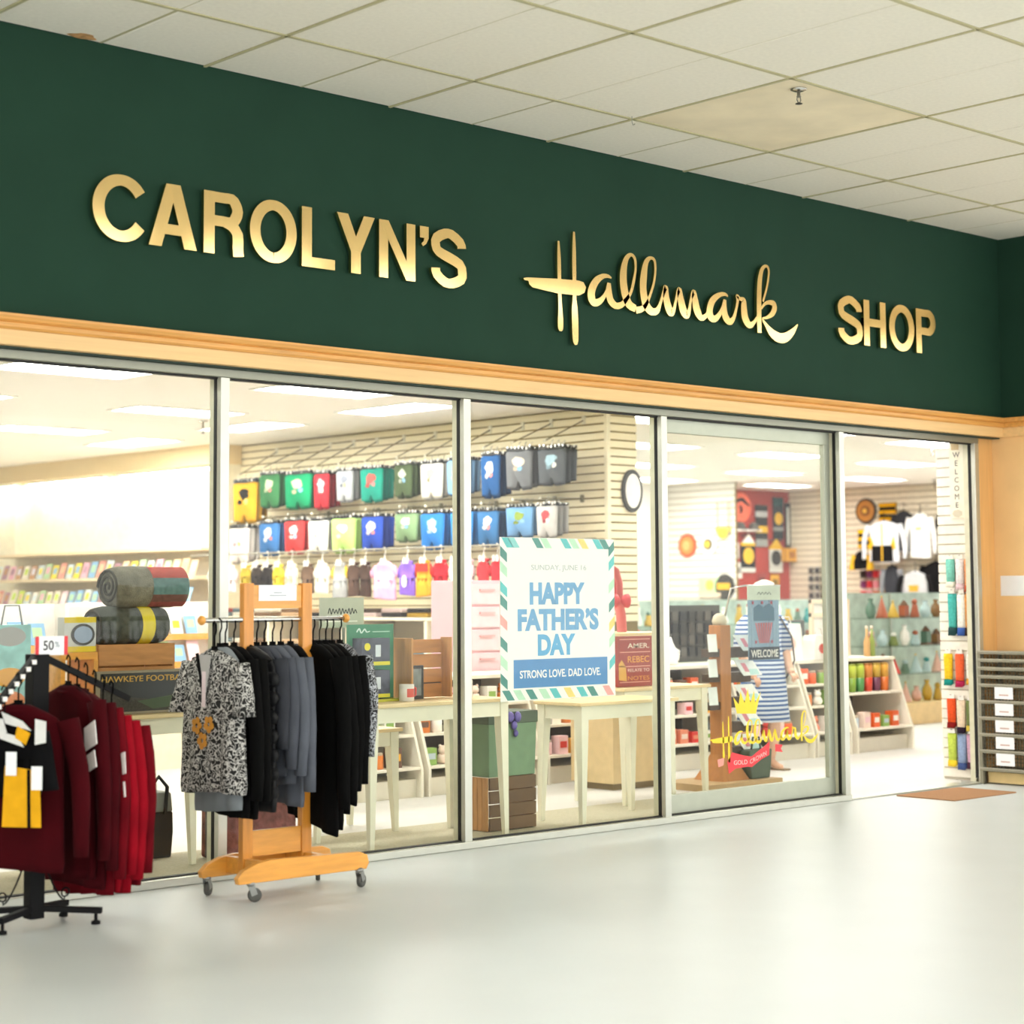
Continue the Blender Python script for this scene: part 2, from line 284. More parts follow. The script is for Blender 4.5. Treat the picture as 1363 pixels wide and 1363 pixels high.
# sliding leaf standing in the fourth bay
d1 = put(B().box(4.60, 6.305, .047, .053, .16, 2.52), 'door_1', GL, kind='structure', label='glass sliding door leaf in an aluminium frame')
GREYF = M('#AEB2A2', .4, .5, var=.03)
put(B().box(4.555, 6.36, .03, .07, .045, .165), 'bottom_rail', GREYF, d1, bevel=.003)
put(B().box(4.555, 6.36, .03, .07, 2.515, 2.606), 'top_rail', GREYF, d1, bevel=.003)
put(B().box(4.555, 4.615, .03, .07, .165, 2.515), 'stile', GREYF, d1, bevel=.003)
put(B().box(6.295, 6.36, .03, .07, .165, 2.515), 'stile', GREYF, d1, bevel=.003)
STROKES = {
'stem1': [(3.493,3.615,0.0144),(3.496,3.513,0.0268),(3.498,3.382,0.0288),(3.5,3.284,0.0267),(3.504,3.194,0.0308),(3.505,3.129,0.0411),(3.505,3.08,0.039),(3.504,3.06,0.0185)],
'stem2': [(3.626,3.689,0.0145),(3.626,3.611,0.0249),(3.626,3.487,0.0311),(3.626,3.289,0.029),(3.627,3.207,0.0455),(3.63,3.108,0.0496),(3.632,3.018,0.0434),(3.636,2.987,0.0186)],
'a1': [(3.952,3.436,0.0106),(3.919,3.445,0.0253),(3.872,3.438,0.0336),(3.813,3.4,0.0482),(3.775,3.338,0.0564),(3.776,3.288,0.0585),(3.805,3.266,0.0523),(3.852,3.283,0.0378),(3.894,3.325,0.0252),(3.924,3.378,0.0232),(3.932,3.4,0.0274)],
'a1b': [(3.93,3.404,0.0274),(3.927,3.354,0.0464),(3.941,3.296,0.0527),(3.987,3.266,0.0465),(4.041,3.277,0.0382),(4.084,3.315,0.0276),(4.127,3.366,0.0213),(4.152,3.437,0.0214),(4.171,3.516,0.0171),(4.166,3.583,0.0214),(4.13,3.606,0.0235),(4.088,3.574,0.0362),(4.063,3.503,0.051),(4.059,3.427,0.0574),(4.072,3.352,0.0595),(4.107,3.288,0.0596),(4.167,3.264,0.0491)],
'l2': [(4.17,3.255,0.0489),(4.218,3.266,0.0402),(4.257,3.292,0.0291),(4.29,3.34,0.0202),(4.337,3.443,0.018),(4.355,3.534,0.018),(4.346,3.596,0.0203),(4.307,3.605,0.0247),(4.268,3.569,0.0381),(4.245,3.477,0.0537),(4.24,3.388,0.0559),(4.264,3.301,0.0604),(4.314,3.262,0.0561),(4.366,3.271,0.0405),(4.399,3.324,0.0225),(4.433,3.399,0.0271),(4.45,3.43,0.0385),(4.454,3.365,0.052),(4.477,3.296,0.0589),(4.502,3.27,0.0499),(4.527,3.296,0.0272),(4.55,3.366,0.0205),(4.578,3.431,0.0365),(4.59,3.379,0.0524),(4.615,3.3,0.0616),(4.648,3.269,0.0503),(4.673,3.302,0.0275),(4.69,3.372,0.0206),(4.718,3.429,0.0367),(4.73,3.385,0.0505),(4.749,3.314,0.0598),(4.789,3.267,0.0461),(4.837,3.284,0.03),(4.872,3.326,0.0231)],
'a2': [(5.058,3.437,0.0117),(5.026,3.447,0.0257),(4.97,3.435,0.0349),(4.907,3.394,0.0487),(4.876,3.335,0.0532),(4.878,3.29,0.0579),(4.912,3.27,0.051),(4.953,3.288,0.0372),(4.996,3.338,0.028),(5.028,3.406,0.0233)],
'r': [(5.028,3.411,0.0257),(5.019,3.35,0.0467),(5.032,3.295,0.056),(5.073,3.267,0.0491),(5.113,3.294,0.0305),(5.143,3.362,0.0211),(5.158,3.42,0.0235),(5.153,3.447,0.0282),(5.18,3.433,0.0259),(5.219,3.424,0.0401),(5.221,3.37,0.0542),(5.233,3.305,0.059),(5.275,3.264,0.0496),(5.318,3.281,0.0284),(5.358,3.322,0.0214)],
'k': [(5.42,3.437,0.0167),(5.462,3.536,0.0167),(5.486,3.634,0.0168),(5.48,3.676,0.0192),(5.451,3.685,0.0215),(5.414,3.654,0.031),(5.39,3.576,0.0405),(5.38,3.461,0.0428),(5.377,3.329,0.0428),(5.379,3.22,0.038)],
'kb': [(5.4,3.387,0.0167),(5.437,3.422,0.0215),(5.481,3.438,0.0311),(5.529,3.434,0.0432),(5.54,3.401,0.0456),(5.513,3.361,0.0383),(5.457,3.331,0.0215),(5.413,3.318,0.0143),(5.455,3.274,0.031),(5.512,3.228,0.0598),(5.585,3.204,0.0745),(5.659,3.214,0.0675),(5.735,3.262,0.0412),(5.789,3.315,0.0073)],
'cross': [(3.194,3.352),(3.227,3.36),(3.481,3.38),(3.662,3.388),(3.703,3.382),(3.723,3.353),(3.71,3.318),(3.661,3.295),(3.48,3.29),(3.369,3.297),(3.27,3.304),(3.243,3.321),(3.236,3.341),(3.205,3.341)],
}
def ribbon(b, pts, F, n0, n1, sc=1.0, wmul=1.0, off=(0, 0), k=6):
    P = catmull(pts, k); O, U, V, N = F; vs = []; fs = []
    for i, (x, z, w) in enumerate(P):
        a = P[max(i-1, 0)]; c = P[min(i+1, len(P)-1)]; dx, dz = c[0]-a[0], c[1]-a[1]; l = math.hypot(dx, dz) or 1; nx, nz = -dz/l, dx/l
        w = max(w, .006)*wmul
        # strokes are wider across the letters than along them
        w *= .82+.18*abs(nx)
        for s, n in ((.5, n0), (-.5, n0), (-.5, n1), (.5, n1)):
            vs.append(O+U*((x+nx*w*s)*sc+off[0])+V*((z+nz*w*s)*sc+off[1])+N*n)
    n = len(P)
    for i in range(n-1):
        for e in range(4): fs.append((i*4+e, i*4+(e+1) % 4, (i+1)*4+(e+1) % 4, (i+1)*4+e))
    fs += [(0, 1, 2, 3)[::-1], tuple((n-1)*4+e for e in range(4))]
    b.add(vs, fs)

def arc(cx, cy, rx, ry, a0, a1, s, n=22): return [(cx+rx*math.cos(math.radians(a0+(a1-a0)*i/n)), cy+ry*math.sin(math.radians(a0+(a1-a0)*i/n)), s) for i in range(n+1)]
def glyph(b, ch, w, h, F, n0, n1, s=.067):
    hs_ = s*.84; P = lambda pts, e=0: b.prism(pts, F, n0, n1+e); Rb = lambda pts, e=0: ribbon(b, pts, F, n0, n1+e, k=2)
    if ch == 'C': Rb(arc((w-s)/2+.02+s/2, h/2, (w-s)/2+.02, (h-hs_)/2, 34, 326, s))
    elif ch == 'O': Rb(arc(w/2, h/2, (w-s)/2, (h-hs_)/2, -90, 271, s, 40))
    elif ch == 'S':
        m = (w-s)/2; c = w/2; r2 = h/2
        Rb([(w-s*.55, h*.70, s), (w-s*.72, h*.80, s), (c+.02, h-hs_*.5, s), (c-.03, h-hs_*.5, s), (s*.62, h*.82, s), (s*.52, h*.70, s), (s*.85, h*.595, s), (c, h*.515, s*1.08), (w-s*.75, h*.42, s*1.02), (w-s*.5, h*.29, s), (w-s*.62, h*.17, s), (c+.03, hs_*.5, s), (c-.03, hs_*.5, s), (s*.66, h*.20, s), (s*.5, h*.31, s)])
    elif ch == 'A':
        t = s*1.12; P([(0, 0), (t, 0), (w/2+t*.36, h), (w/2-t*.56, h)]); P([(w-t, 0), (w, 0), (w/2+t*.56, h), (w/2-t*.36, h)], .0004); P([(w*.22, h*.20), (w*.78, h*.20), (w*.72, h*.20+hs_*.95), (w*.28, h*.20+hs_*.95)], .0008)
    elif ch in 'RP':
        P([(0, 0), (s, 0), (s, h), (0, h)]); bh = h*(.55 if ch == 'R' else .58); r = (bh-hs_)/2; yb = h-bh+hs_*.5; yt = h-hs_*.5; xr = w-s*.5-(.006 if ch == 'R' else 0)
        Rb([(s*.5, yt, s), (w*.5, yt, s), (w-r*.9-s*.3, yt, s), (xr-.012, yt-r*.42, s), (xr, (yt+yb)/2, s), (xr-.012, yb+r*.42, s), (w-r*.9-s*.3, yb, s), (w*.5, yb, s), (s*.5, yb, s)], .0004)
        if ch == 'R': Rb([(w*.52, yb-.002, s), (w*.70, yb-.018, s), (w-s*.58, yb-.06, s), (w-s*.55, h*.14, s), (w-s*.48, .0, s)], .0008)
    elif ch == 'L': P([(0, 0), (w, 0), (w, hs_), (s, hs_), (s, h), (0, h)])
    elif ch == 'Y':
        t = s*1.15; P([(w/2-s/2, 0), (w/2+s/2, 0), (w/2+s/2, h*.42), (w/2-s/2, h*.42)]); P([(0, h), (t, h), (w/2+s*.5, h*.40), (w/2-s*.5, h*.36)], .0004); P([(w-t, h), (w, h), (w/2+s*.5, h*.36), (w/2-s*.5, h*.40)], .0008)
    elif ch == 'N':
        t = s*.96; P([(0, 0), (t, 0), (t, h), (0, h)]); P([(w-t, 0), (w, 0), (w, h), (w-t, h)]); P([(0, h), (t*1.05, h), (w, 0), (w-t*1.05, 0)], .0004)
    elif ch == 'H': P([(0, 0), (s, 0), (s, h), (0, h)]); P([(w-s, 0), (w, 0), (w, h), (w-s, h)]); P([(0, h*.43), (w, h*.43), (w, h*.43+hs_), (0, h*.43+hs_)], .0004)
    else: P([(0, h*.42), (w, h*.42), (w, h), (0, h)]); P([(w*.35, 0), (w*.72, h*.14), (w, h*.42), (w*.5, h*.42), (w*.42, h*.25), (w*.15, h*.12)], .0004)
# ------------------------------------------------------------------ sign letters
GOLD = M('#EBCB8C', .13, 1.0, var=.05, scale=3, stretch=(3, 1, .6))
LT = [('C', .284, .570), ('A', .607, .892), ('R', .934, 1.183), ('O', 1.222, 1.525), ('L', 1.560, 1.784), ('Y', 1.797, 2.061), ('N', 2.093, 2.356), ('\u2019', 2.390, 2.455), ('S', 2.473, 2.743),
      ('S', 6.245, 6.528), ('H', 6.545, 6.807), ('O', 6.849, 7.158), ('P', 7.183, 7.431)]
WH = ['first of its word', 'second of its word', 'third of its word', 'fourth of its word', 'fifth of its word', 'sixth of its word', 'seventh of its word', 'before the last S', 'closing the first word', 'opening the word beside the pier', 'second in the word beside the pier', 'third in the word beside the pier', 'last, nearest the pier']
for i, (ch, a, b) in enumerate(LT):
    z0, z1 = (3.238, 3.566) if i < 9 else (3.236, 3.568)
    if ch == '\u2019': z0, z1 = 3.45, 3.566
    if ch in 'COS': z0 -= .006; z1 += .006
    nm = 'gold metal apostrophe of the sign, %s' % WH[i] if ch == '\u2019' else 'gold metal letter %s of the sign, %s' % (ch, WH[i])
    b_ = B(); glyph(b_, ch, b-a, z1-z0, FY(a, -.12, z0), .018, .040)
    o = put(b_, 'sign_letter', GOLD, label=nm, cat='sign letter', group='raised gold letters on the green fascia')
    put(B().cbox(((a+b)/2 if ch in 'COSY\u2019' else a+.03, -.129, z0+.025 if ch != '\u2019' else z1-.03), (.012, .018, .012)), 'mounting_stud', BLACK, o)
hs = thing('script_sign', 'gold metal handwritten word between the two block-letter words of the sign', 'sign', (4.5, -.12, 2.98))
F0 = FY(0, -.12, 0)
for nm in ('stem1', 'stem2'):
    b = B(); ribbon(b, STROKES[nm], F0, .018, .038, 1, 1.08); put(b, 'letter_stem', GOLD, hs)
b = B().prism(STROKES['cross'], F0, .019, .041); put(b, 'crossbar', GOLD, hs)
b = B()
for i, nm in enumerate(('a1', 'a1b', 'l2', 'a2', 'r', 'k', 'kb')): ribbon(b, STROKES[nm], F0, .018, .0385+.0004*i, 1, 1.1)
put(b, 'lettering', GOLD, hs)
for x, z in ((3.5, 3.35), (3.63, 3.35)): put(B().cbox((x, -.129, z), (.012, .018, .012)), 'mounting_stud', BLACK, hs)
# ------------------------------------------------------------------ mall ceiling lights (out of the frame, seen in the gold letters)
EM_M = emis('mall_diffuser', (1.0, .995, .97), MALL_LIGHT); EM_S = emis('store_diffuser', (1.0, .985, .94), STORE_LIGHT)
LF = M('#EFEDE4', .5)
def troffer(x, y, z, lx, ly, em, label, group):
    t = thing('ceiling_light', label, 'ceiling light', (x, y, z-.012), group=group)
    b = B(); w = .03
    b.box(x-lx/2, x+lx/2, y-ly/2, y-ly/2+w, z-.012, z+.02).box(x-lx/2, x+lx/2, y+ly/2-w, y+ly/2, z-.012, z+.02)
    b.box(x-lx/2, x-lx/2+w, y-ly/2+w, y+ly/2-w, z-.012, z+.02).box(x+lx/2-w, x+lx/2, y-ly/2+w, y+ly/2-w, z-.012, z+.02)
    put(b, 'frame', LF, t); put(B().box(x-lx/2+w, x+lx/2-w, y-ly/2+w, y+ly/2-w, z-.004, z+.004), 'diffuser', em, t)
for i in range(14):
    for j, y in enumerate((-4.75, -7.6, -10.5)): troffer(-7.5+1.7*i, y, HC-.015, 1.22, .6, EM_M, 'long ceiling light of the mall hall, %s along the %s row' % (ORD[i], ('nearest', 'second', 'third')[j]), 'mall ceiling lights')
# ------------------------------------------------------------------ shop shell
HS = 3.2
put(B().box(-4, 22, .03, 17, -.06, 0), 'floor_shop', M('#CFCCC6', .6, var=.03, scale=6), kind='structure', label='pale shop floor')
put(B().box(-4, 6.37, .06, 1.0, 0, .006), 'floor_window_strip', M('#BDB69E', .95, var=.12, scale=90, bump=.3, bscale=300), kind='structure', label='grey-beige carpet strip behind the windows')
put(B().box(-4, 22, .06, 17, HS, HS+.1), 'ceiling_shop', M('#F4EFE6', .8, var=.02), kind='structure', label='shop ceiling')
put(B().box(-4.1, -4, 0, 17, 0, HS), 'wall_unseen_side', WHITE, kind='structure')  # unseen side wall, placed to bounce light back into the shop
put(B().box(-4, 8, 16.9, 17, 0, HS), 'wall_back', WHITE, kind='structure')
put(B().box(8.35, 22, 12.3, 12.4, 0, HS), 'wall_back_right', WHITE, kind='structure', label='white rear wall of the sports corner')
put(B().box(8.4, 22, .18, .28, 0, HS), 'wall_front_right', WHITE, kind='structure')
SLAT = M('#F6EAC8', .6, var=.04, scale=3, stretch=(1, 1, 8)); SLATW = M('#EDE9E0', .6, var=.03)
CORE = M('#8D7C55', .9)
def slatwall(name, x0, x1, y0, y1, z0, z1, face, mat, label, pitch=.0765, ends=()):
    """face: 'x' slats proud of the x0 face, 'y' of the y0 face"""
    w = put(B().box(x0, x1, y0, y1, 0, z1), name, CORE, kind='structure', label=label)
    n = int((z1-z0)/pitch)
    def run(L, place, axis):
        b = B(); h = pitch-.012
        if axis == 'x': b.add([(0, 0, 0), (-.012, 0, .004), (-.012, 0, h-.004), (0, 0, h), (0, L, 0), (-.012, L, .004), (-.012, L, h-.004), (0, L, h)], [(0, 1, 2, 3), (7, 6, 5, 4), (0, 4, 5, 1), (1, 5, 6, 2), (2, 6, 7, 3)])
        else: b.add([(0, 0, 0), (0, -.012, .004), (0, -.012, h-.004), (0, 0, h), (L, 0, 0), (L, -.012, .004), (L, -.012, h-.004), (L, 0, h)], [(3, 2, 1, 0), (4, 5, 6, 7), (1, 5, 4, 0), (2, 6, 5, 1), (3, 7, 6, 2)])
        me = b.mesh('slat'); me.materials.append(mat)
        for i in range(n):
            o = bpy.data.objects.new('slat', me); C.objects.link(o); o.parent = w
            o.location = Vector((place[0], place[1], z1-pitch*(i+1)))-w.location
    if 'x' in face: run(y1-y0, (x0, y0), 'x')
    if 'y' in face: run(x1-x0, (x0, y0), 'y')
    return w
slatwall('wall_partition', 7.97, 8.35, 3.84, 9.75, 1.2, 3.2, 'xy', SLAT, 'cream slatwall partition hung with children\'s clothes')
put(B().box(7.945, 7.985, 3.815, 3.86, 0, 3.2), 'trim_20', M('#F0E6C8', .6), kind='structure', label='pale corner bead of the slatwall partition')
slatwall('wall_sports_side', 17.95, 18.0, 10.88, 12.3, 1.0, 3.2, 'x', SLATW, 'bright slatwall of the sports corner', .1)
slatwall('wall_sports_end', 20.9, 21.05, 5, 12.3, 1.0, 3.2, 'x', M('#E6DCC6', .6), 'cream slatwall hung with sports clothes', .1)
put(B().box(18.0, 20.9, 12.2, 12.3, 0, 3.2), 'wall_sports_red', M('#A8372B', .7, var=.08, scale=3), kind='structure', label='red panel wall of the sports corner')
put(B().box(7.95, 8.35, 9.75, 17, 0, HS), 'wall_cards', M('#F2EAD2', .6), kind='structure', label='cream wall above the greeting cards')
sf = put(B().box(7.56, 7.95, 9.72, 17, 2.98, HS), 'trim_21', M('#EBD3A4', .6, var=.03), kind='structure', label='cream soffit over the greeting card wall')
put(B().box(7.60, 7.95, 9.75, 9.80, 0, 2.98), 'end_panel', M('#F4EBD2', .6), sf)
EM_V = emis('valance_tube', (1.0, .95, .82), VALANCE)
for i in range(3):
    y = 10.0+2.3*i; t = thing('strip_light', 'fluorescent strip under the soffit, %s from the window' % ORD[i], 'strip light', (7.72, y+1, 2.93), group='strip lights under the soffit')
    put(B().box(7.66, 7.78, y, y+2.0, 2.95, 2.98), 'housing', LF, t); put(B().tube([(7.72, y+.03, 2.935), (7.72, y+1.97, 2.935)], .016, 8), 'tube', EM_V, t)
# shop ceiling lights; unseen ones nearest the glass are added to brighten the display
for x, y, o in [(2.8, 4.5, 0), (5.2, 4.45, 0), (6.63, 5.26, 1), (2.8, 6.75, 0), (5.2, 6.75, 0), (6.65, 7.65, 1), (2.8, 9.25, 0), (5.2, 9.25, 0), (6.75, 10.1, 1), (2.8, 12, 0), (5.2, 12, 0), (2.8, 1.7, 0), (0.2, 4.5, 0), (0.4, 1.7, 0), (5.4, 1.7, 0), (7.85, 1.3, 0),
                (9.4, 2.2, 0), (9.4, 4.5, 0), (11.7, 4.5, 0), (14.05, 4.5, 0), (16.5, 4.5, 0), (9.4, 6.8, 0), (11.7, 6.77, 0), (14.1, 6.77, 0), (16.55, 6.8, 0), (19.0, 6.8, 0), (14.2, 9.1, 0), (16.6, 9.15, 0), (19.05, 9.1, 0), (16.6, 11.2, 0), (19.2, 11.05, 0), (11.7, 9.1, 0)]:
    pl = 'crosswise' if not o else 'lengthwise'
    troffer(x, y, HS, *((1.2, .58) if not o else (.58, 1.2)), EM_S, '%s seen or added shop ceiling light, %s from the glass, %s' % (pl, ORD[int(y//2.2)]+' row', {0: 'over the first window', 1: 'over the second window', 2: 'beside the partition', 3: 'behind the partition', 4: 'over the counters', 5: 'over the glass shelves', 6: 'by the red wall', 7: 'over the sports clothes'}[int(x//2.6)]), 'shop ceiling lights')
for x, y, lab in ((2.0, 6.0, 'tiny sprinkler on the shop ceiling behind the first window'), (5.0, 11.2, 'tiny sprinkler beside the last light over the card wall'), (5.9, 7.4, 'tiny sprinkler on the shop ceiling behind the second window'), (17.8, 9.0, 'tiny sprinkler on the ceiling over the sports corner'), (14.2, 4.6, 'tiny sprinkler on the ceiling seen through the doorway'), (20.0, 8.6, 'tiny sprinkler over the sports clothes wall')):
    sprinkler(x, y, HS, lab, .13)
# ------------------------------------------------------------------ clothes
BLK = M('#060606', .92, var=.25, scale=6); BLKP = M('#0E0E11', .6, var=.2, scale=5, spec=.3)
def hanger(parent, w, mat, z=0.0, hook=.125):
    b = B(); h = [(0, 0, z+.0), (0, 0, z+hook*.55), (.014, 0, z+hook*.75), (.012, 0, z+hook), (-.006, 0, z+hook*1.12), (-.018, 0, z+hook*.95)]
    b.tube(h, .004, 6); b.tube([(-w/2, 0, z-.075), (-w*.25, 0, z-.028), (0, 0, z+.004), (w*.25, 0, z-.028), (w/2, 0, z-.075)], .012, 6)
    b.box(-.018, .018, -.007, .007, z-.03, z+.02); put(b, 'hanger', mat, parent, local=True)
def ring(z, hw, ht, n, ph, amp, k=7, cx=0.0, cy=0.0, sq=.75):
    out = []
    for i in range(n):
        a = 2*PI*i/n; c, s = math.cos(a), math.sin(a); x = hw*math.copysign(abs(c)**sq, c); y = ht*math.copysign(abs(s)**sq, s)
        y += amp*math.sin(k*x/hw*1.6+ph)*(.4+.6*abs(s)); x += amp*.3*math.sin(3*a+ph)
        out.append((cx+x, cy+y, z))
    return out
def shirt(name, label, cat, loc, rz, mat, w=.48, h=.7, t=.05, sleeve='long', hmat=None, smat=None, seed=0, group=None, flare=1.0, hem=None, collar=True, fold=.012):
    R = random.Random(seed); o = thing(name, label, cat, loc, rz, group, world=False); ph = R.uniform(0, 6)
    zs = [(0, .055, .022), (-.012, .085, .028), (-.035, w*.27, .034), (-.06, w*.36, t*.7), (-.10, w*.41, t*.8), (-.2, w*.42, t*.95), (-h*.5, w*.42*(1+.3*(flare-1)), t), (-h*.75, w*.43*(1+.7*(flare-1)), t), (-h*.95, w*.44*flare, t*1.05), (-h, w*.43*flare, t*.95)]
    rings = []
    for i, (z, hw, ht) in enumerate(zs):
        r = ring(z, hw, ht, 32, ph+.25*i, fold*max(0, (i-2))/7)
        if i >= 8: r = [(x, y, z2+.012*math.sin(9*x+ph)+(hem*(x/(w/2)) if hem else 0)) for x, y, z2 in r]
        rings.append(r)
    b = B().loft(rings[::-1]); put(b, 'body', mat, o, True, local=True)
    if sleeve:
        L = {'long': h*.82, 'short': .24, 'cap': .13}[sleeve]
        for s in (-1, 1):
            x0, z0 = s*w*.37, -.065; n = 7; pts = []; rr = []
            for i in range(n):
                q = i/(n-1); pts.append((x0+s*(.035+.075*math.sin(min(1, q*1.6)*PI/2))*(w/.48)*(1 if sleeve == 'long' else .45*q+.12), .006*math.sin(5*q+ph)-.012*q, z0-L*q)); rr.append((.062-.022*q) if sleeve == 'long' else .064+.012*q)
            rings = []
            for (x, y, z), r in zip(pts, rr): rings.append([(x+r*math.cos(2*PI*k/14)*.85, y+r*.62*math.sin(2*PI*k/14)*(1+.15*math.sin(4*k+z*30)), z+.012*math.cos(2*PI*k/14)*s*(1 if z > -.15 else 0)) for k in range(14)])
            put(B().loft(rings[::-1]), 'sleeve', smat or mat, o, True, local=True)
    hanger(o, w*.72, hmat or BLK)
    if collar:
        b = B(); b.tube([(.06*math.cos(a), .026*math.sin(a)-.004, -.008-.012*(1-math.sin(a))) for a in [2*PI*k/14 for k in range(15)]], .010, 6); put(b, 'collar', mat, o, True, local=True)
    return o
Q = -PI/2
def local_panel(parent, name, poly, mat, y, d=.004, **kw):
    put(B().prism(poly, (Vector((0, 0, 0)), Vector((1, 0, 0)), Vector((0, 0, 1)), Vector((0, -1, 0))), -y, -y+d), name, mat, parent, local=True, **kw)
# ---- wooden rolling rack
RW = M('#DE9A3C', .38, var=.12, scale=4, stretch=(1.2, 9, 9), coat=.35); RWV = M('#D18A2E', .4, var=.12, scale=4, stretch=(9, 9, 1.2), coat=.3)
rk = thing('rolling_rack', 'orange-stained wooden clothes rack on casters outside the second window', 'clothes rack', (1.15, -.58, 0))
def rail_prof(y0, y1):
    return [(.76, .10), (1.54, .10), (1.555, .13), (1.545, .155), (1.40, .178), (.92, .178), (.80, .158), (.755, .128)]
for y in (-.735, -.425):
    b = B().prism([(.77, .09), (1.54, .09), (1.556, .12), (1.545, .16), (1.50, .178), (.96, .192), (.88, .182), (.80, .155), (.762, .12)], FY(0, y, 0), -.018, .018)
    put(b, 'base_rail', RW, rk, bevel=.004)
for x in (.925, 1.28):
    put(B().box(x-.03, x+.03, -.60, -.56, .13, 1.525), 'post', RWV, rk, bevel=.004)
    put(B().box(x-.02, x+.02, -.72, -.44, .105, .185), 'foot_rail', RW, rk, bevel=.003)
put(B().box(.955, 1.25, -.592, -.568, .19, .315), 'lower_panel', RW, rk, bevel=.003)
put(B().box(.955, 1.25, -.592, -.568, 1.40, 1.515), 'top_panel', RW, rk, bevel=.003)
put(B().box(.955, 1.25, -.60, -.56, .115, .14), 'base_board', RW, rk, bevel=.003)
put(B().tube([(.675, -.58, 1.345), (1.525, -.58, 1.345)], .0125, 12), 'hanging_rail', STEEL, rk, True)
for x, s in ((.67, -1), (1.53, 1)): put(B().loft([[(x+s*d, -.58+r*math.cos(2*PI*k/14), 1.345+r*math.sin(2*PI*k/14)) for k in range(14)] for d, r in ((-.008, .014), (0, .022), (.012, .024), (.022, .016), (.026, .004))]), 'end_knob', RW, rk, True)
CH = M('#8E8F8C', .3, .7); RUB = M('#4A4A45', .6)
for x, y, a in ((.805, -.425, .6), (.85, -.735, -.5), (1.50, -.745, .4), (1.49, -.41, .9)):
    c = put(B().lathe((x, y, .075), [(.010, .025), (.022, .018), (.022, .008), (.016, 0)], 12), 'caster', CH, rk, True)
    dx, dy = math.cos(a), math.sin(a); cx, cy = x+dx*.018, y+dy*.018
    b = B()
    for s in (-1, 1): b.bar((x-dy*.014*s, y+dx*.014*s, .082), (cx-dy*.014*s, cy+dx*.014*s, .034), .004, .03)
    put(b, 'fork', CH, c)
    b = B(); n = 20
    b.loft([[(cx+dx*r*math.cos(2*PI*k/n)-dy*w, cy+dy*r*math.cos(2*PI*k/n)+dx*w, .034+r*math.sin(2*PI*k/n)) for k in range(n)] for w, r in ((-.011, .02), (-.011, .031), (-.006, .034), (.006, .034), (.011, .031), (.011, .02))]); put(b, 'wheel', RUB, c, True)
pp = thing('paper_notice', 'white paper notice taped to the top board of the wooden rack', 'notice', (1.10, -.60, 1.44)); PAPER = M('#EEF0F2', .6, var=.02)
put(B().box(.985, 1.215, -.5955, -.5945, 1.437, 1.515), 'sheet', PAPER, pp)
for i, wd in enumerate((.05, .10)): put(B().box(1.10-wd/2, 1.10+wd/2, -.5962, -.5956, 1.475-.014*i, 1.480-.014*i), 'print_line', M('#A9AFB8', .7), pp)
LEO = spots('leopard_cloth', '#C9C7C2', '#151515', 34); LEO2 = spots('leopard_cloth_dark', '#B5B9BE', '#101012', 40)
GREY = M('#484B53', .9, var=.12, scale=8); GREYL = M('#575B64', .9, var=.1, scale=8); GREYD = M('#36383E', .9, var=.12, scale=8)
ZR = 1.215
GB = 'clothes hanging on the wooden rack'
lp = shirt('leopard_blouse', 'leopard print blouse with orange flowers at the outer end of the wooden rack', 'blouse', (.725, -.60, ZR-.015), Q, LEO, .56, .68, .055, 'short', seed=1, group=GB, flare=1.02, fold=.018)
local_panel(lp, 'lining', [(-.055, -.02), (.055, -.02), (.012, -.20), (-.012, -.20)], M('#B9B7B4', .8), -.055, .003)
local_panel(lp, 'price_tag', [(-.016, -.10), (.016, -.10), (.016, -.27), (-.016, -.27)], M('#E3D3D6', .7), -.060, .002)
local_panel(lp, 'neckline_painted_shadow', [(-.075, -.015), (-.05, -.012), (0, -.21), (-.012, -.23)], BLK, -.058, .003)  # black strip stands in for shade along the neckline
for k, (fx, fz) in enumerate(((-.05, -.36), (.055, -.35), (.0, -.43))):
    b = B()
    for a in range(5):
        an = a*2*PI/5+k; b.prism([(fx+.026*math.cos(an)+.017*math.cos(q*PI/4), fz+.026*math.sin(an)+.017*math.sin(q*PI/4)) for q in range(8)], (Vector((0, 0, 0)), Vector((1, 0, 0)), Vector((0, 0, 1)), Vector((0, -1, 0))), .066, .069+.0003*a)
    put(b, 'flower_print', M('#C98A2B', .7), lp, local=True)
shirt('grey_tee', 'long grey tunic whose hem shows below the leopard blouse', 'tunic', (.755, -.60, ZR), Q, M('#7E8488', .9), .42, .78, .04, None, seed=2, group=GB)
